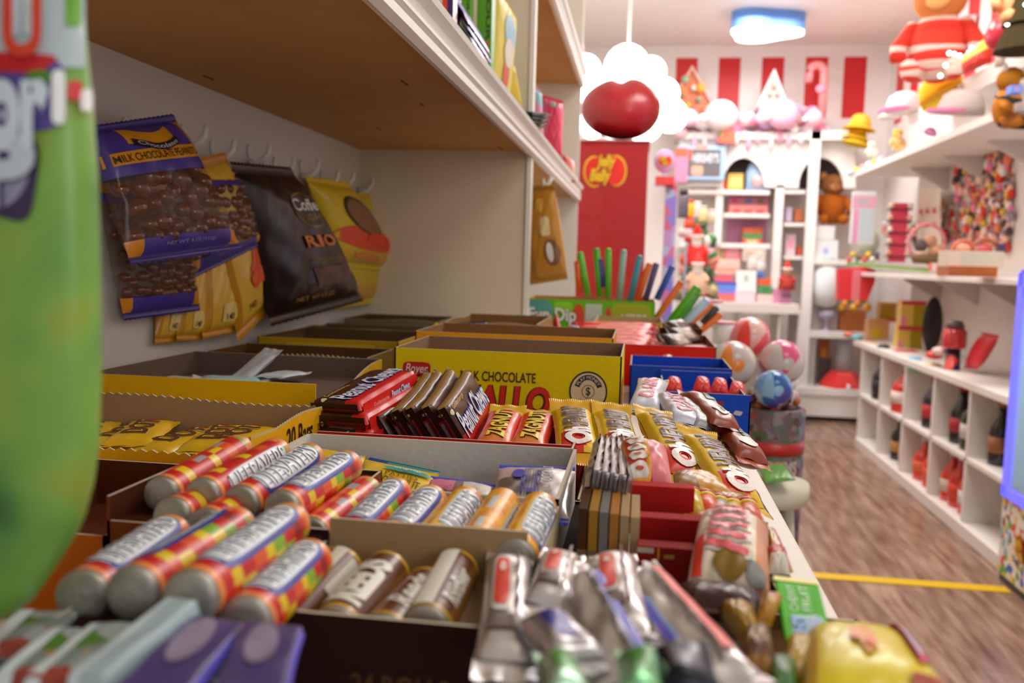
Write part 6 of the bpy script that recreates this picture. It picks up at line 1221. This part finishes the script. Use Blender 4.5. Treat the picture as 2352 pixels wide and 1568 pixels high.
# ---- top board: hats and plush
zz = 1.80
def hat(name, label, px, py, Xp, s, col, brim, tilt=0, kind='bucket', group='hats on the top shelf', rz=0):
    c0 = pX(px, py, Xp); M = Matrix.Translation(c0) @ Matrix.Rotation(rz, 4, 'Z') @ Matrix.Rotation(tilt, 4, 'Y'); r = thing(name, label, 'hat', M, group)
    m = MB(); m.lathe([(s*.62, 0), (s*.6, s*.2), (s*.5, s*.5), (s*.3, s*.64), (.001, s*.68)], 20); m.build('crown', mt(col, .85, 0, .2, 40), r)
    if kind == 'bucket': m = MB(); m.lathe([(s*.6, .02*s), (s*.95, -s*.25), (s*.93, -s*.27), (s*.58, 0)], 20); m.build('brim', mt(brim, .85), r)
    else:
        m = MB(); P = [(0, -s*.5)] + [(s*.58*math.sin(t)*1.0, -s*.45-s*.75*math.cos(t)*.9) for t in [-1.3+k*.26 for k in range(11)]]; m.prism(P, -.006, .008); m.build('visor', mt(brim, .8), r)
    return r
hat('bucket_hat', 'yellow bucket hat at the far end of the top shelf', 1975, 288, 1.5, .12, '#eec248', '#eab432', .15)
for k in range(2): hat('bucket_hat', ['folded yellow bucket hat under the top one', 'lowest yellow bucket hat of the stack, dark inside'][k], 1968, 312+k*12, 1.5, .105, ['#e0a41c', '#b8860c'][k], ['#f0cc3c', '#e8bc2c'][k], .25)
hat('cap', 'white and pale pink cap on the top shelf', 2078, 258, 1.52, .18, '#dccfd0', '#e090c0', .0, 'cap', rz=-.8); hat('cap', 'pale grey cap behind the yellow one', 2044, 272, 1.58, .1, '#cfc4c0', '#c8bcb8', 0, 'cap', rz=-.6)
hat('cap', 'yellow corduroy cap standing on its side', 2172, 225, 1.55, .2, '#f0c02c', '#e8a820', -.5, 'cap', rz=-.5); hat('cap', 'white cap with pink visor and printed front, nearest on the top shelf', 2205, 262, 1.47, .17, '#cfc0ba', '#e088b4', .1, 'cap', rz=-.9); hat('cap', 'mauve cap tipped over the shelf edge', 2135, 308, 1.44, .05, '#9a5078', '#c880a8', .4, 'cap')
plush('plush_duck', 'yellow and cream plush toy slumped among the hats', pX(2060, 345, 1.52), .1, '#f0c88c', '#f0c040', '#f0d8b0'); plush('plush_rabbit', 'cream plush toy at the edge of the top shelf', pX(2000, 360, 1.5), .08, '#f0e4d0', '#f4ecd8', '#d8c8c0')
for k in range(6):
    r = thing('small_toy', ['pale blue', 'yellow', 'pink', 'white', 'green', 'lilac'][k]+' small toy at the far end of the top shelf', 'toy', (lambda q: Vector((q.x, q.y, 1.826)))(pX(1955+k*14, 385-k*9, 1.45)), 'small toys on the top shelf'); m = MB(); m.ball((0, 0, 0), .025, 10); m.build('toy_body', mt(['#b8cce0', '#e0d850', '#f0a4a8', '#f0ece4', '#9ac84c', '#c8b4dc'][k], .5), r)
tiger = multi(['#b86c14', '#2c2014', '#c87c1c', '#a8601c', '#b86c14'], 16, .9, stretch=(.6, 1, 3.2))
plush('plush_tiger', 'striped plush tiger lying at the near end of the top shelf', pY(2310, 296, 3.75), .19, '#b86c14', '#b07020', '#e8d8c4', stripes=tiger, rz=.8)
sbox('striped_ball', 'small blue and white striped ball in the tiger plush pile', 'ball', (2322, 195), (2350, 214), 3.6, .05, '#6a90e0', band=[(.3, .3, .7, .7, '#c890b0')])
# ---- ledge things
str_ = multi(['#e8382c', '#f4d8cc', '#e84430', '#e8382c'], 7, .85, stretch=(.2, .2, 4.5))
plush('teddy_bear', 'large golden teddy bear in red and white striped pyjamas on the ledge', pY(2148, 192, 4.75), .42, '#e8382c', '#d8884c', '#f0c078', stripes=str_, rz=-.4)
b, S = pouch('gift_bag', 'lime and red wrapped gift leaning on the ledge', 'gift', pY(2215, 172, 4.2), pY(2278, 142, 4.0), pY(2275, 78, 4.0), pY(2210, 130, 4.2), .06, ['#e83424', '#d8dc50'], lambda u, v: 1 if v > .5 else 0, .03, '#e84030')
r = thing('lollipop', 'large red and white swirl lollipop ball on the ledge', 'lollipop', pY(2302, 78, 3.9)); m = MB(); m.ball((0, 0, 0), .068, 24); m.build('candy_ball', multi(['#f0c4c0', '#e05a64', '#f4e0d8', '#d8384c', '#f0b0a8'], 16, .3, stretch=(1, .2, .3)), r); m = MB(); m.tube([(0, 0, -.06), (0, 0, -.13)], .02); m.build('stick', paint('#e8d8cc'), r)
plush('teddy_bear', 'tan teddy bear partly out of frame at the right end of the ledge', pY(2330, 60, 3.75), .2, '#e0a070', '#d8a060', '#e8b888')
r = thing('christmas_tree', 'small dark tree with bright fairy lights at the right edge of the ledge', 'christmas tree', pY(2352, 118, 3.7)); m = MB(); m.lathe([(.001, 0), (.11, 0), (.07, .1), (.085, .1), (.045, .2), (.055, .2), (.001, .32)], 14, 0, False); m.build('branches', mt('#3a3018', .9), r)
for k in range(14): m = MB(); t_ = k*2.4; m.ball((.095*(1-k/18)*math.cos(t_), .095*(1-k/18)*math.sin(t_), .02+k*.02), .008, 8); m.build('fairy_light', mt('#fffaf0', .4, emit=7), r)
for k, (px, py) in enumerate(((2180, 122), (2192, 124), (2204, 128), (2172, 150), (2160, 174), (2226, 120), (2232, 110), (2288, 108))):
    r = thing('fairy_light', 'tiny glowing fairy light on the ledge beside the teddy bear', 'fairy light', pY(px, py, 4.3), 'fairy lights along the ledge'); m = MB(); m.ball((0, 0, 0), .009, 10); m.build('bulb', mt('#fff8ec', .4, emit=7), r)
# white numeral-like candy cane sign on right wall
r = thing('letter_sign', 'glossy white curled ribbon letter on the right wall behind the teddy bear', 'sign', pX(2220, 60, WR-.03)); o_ = pX(2220, 60, WR-.03)
m = MB(); m.tube([pX(px, py, WR-.03)-o_ for px, py in ((2235, 35), (2232, 60), (2205, 75), (2190, 62), (2186, 90), (2205, 85), (2236, 70))], .022, 10); m.build('ribbon', mt('#fbf4f8', .3), r)
# ---- cooler at the right edge
YC0, YC1, XCo = 2.5, 3.43, 1.37
r = thing('drinks_cooler', 'glass door cooler with blue lit frame and bean printed base at the right edge', 'cooler', (XCo, (YC0+YC1)/2, 0)); oo = Vector((XCo, (YC0+YC1)/2, 0))
def kp(nm, a, b, mat, bevel=.0): m = MB(); m.box(a, b); m.v = [tuple(Vector(v)-oo) for v in m.v]; return m.build(nm, mat, r, bevel=bevel)
pr_ = multi(['#efe8de', '#efe8de', '#ece4da', '#efe8de', '#e8c850', '#4a6ac8', '#efe8de', '#e05a50', '#6ab04a', '#efe8de', '#7a5a50', '#88b8d8', '#f0eae0'], 38, .5)
kp('base_panel', (XCo, YC0, .03), (XCo+.4, YC1, .32), pr_); kp('kick_plate', (XCo+.01, YC0, 0), (XCo+.39, YC1, .03), mt('#5a5a60', .5))
kp('inner_back', (XCo+.36, YC0, .5), (XCo+.4, YC1, 1.15), mt('#bcd8d8', .4)); kp('inner_floor', (XCo, YC0, .32), (XCo+.4, YC1, .36), mt('#7a8084', .5)); kp('roof', (XCo, YC0, 1.12), (XCo+.4, YC1, 1.16), mt('#5f5fd8', .4)); kp('end_wall', (XCo+.02, YC1-.02, .36), (XCo+.4, YC1, 1.12), mt('#a8c4c8', .4)); kp('end_wall', (XCo+.02, YC0, .36), (XCo+.4, YC0+.02, 1.12), mt('#a8c4c8', .4))
fb = mt('#6a68ee', .4, emit=.9)
kp('lit_frame', (XCo-.008, YC1-.04, .33), (XCo+.012, YC1, 1.15), fb); kp('lit_frame', (XCo-.008, YC0, .32), (XCo+.012, YC1, .36), fb); kp('lit_frame', (XCo-.008, YC0, 1.1), (XCo+.012, YC1, 1.15), fb); kp('lit_frame', (XCo-.008, YC0, .33), (XCo+.012, YC0+.05, 1.15), fb)
kp('glass_door', (XCo, YC0+.05, .36), (XCo+.004, YC1-.05, 1.1), mt('#c8e4e8', .08, alpha=.25))
for k in range(12): kp('led', (XCo+.05, YC1-.17, .42+k*.055), (XCo+.055, YC1-.155, .435+k*.055), mt('#f4ffff', .4, emit=5))
bean(r, lambda u, v, e=0: Vector((-.001-e, -u, v)), -.26, .175, .13)
area('cooler_light', (XCo+.2, 2.95, 1.08), .3, 4, (.8, .9, 1))
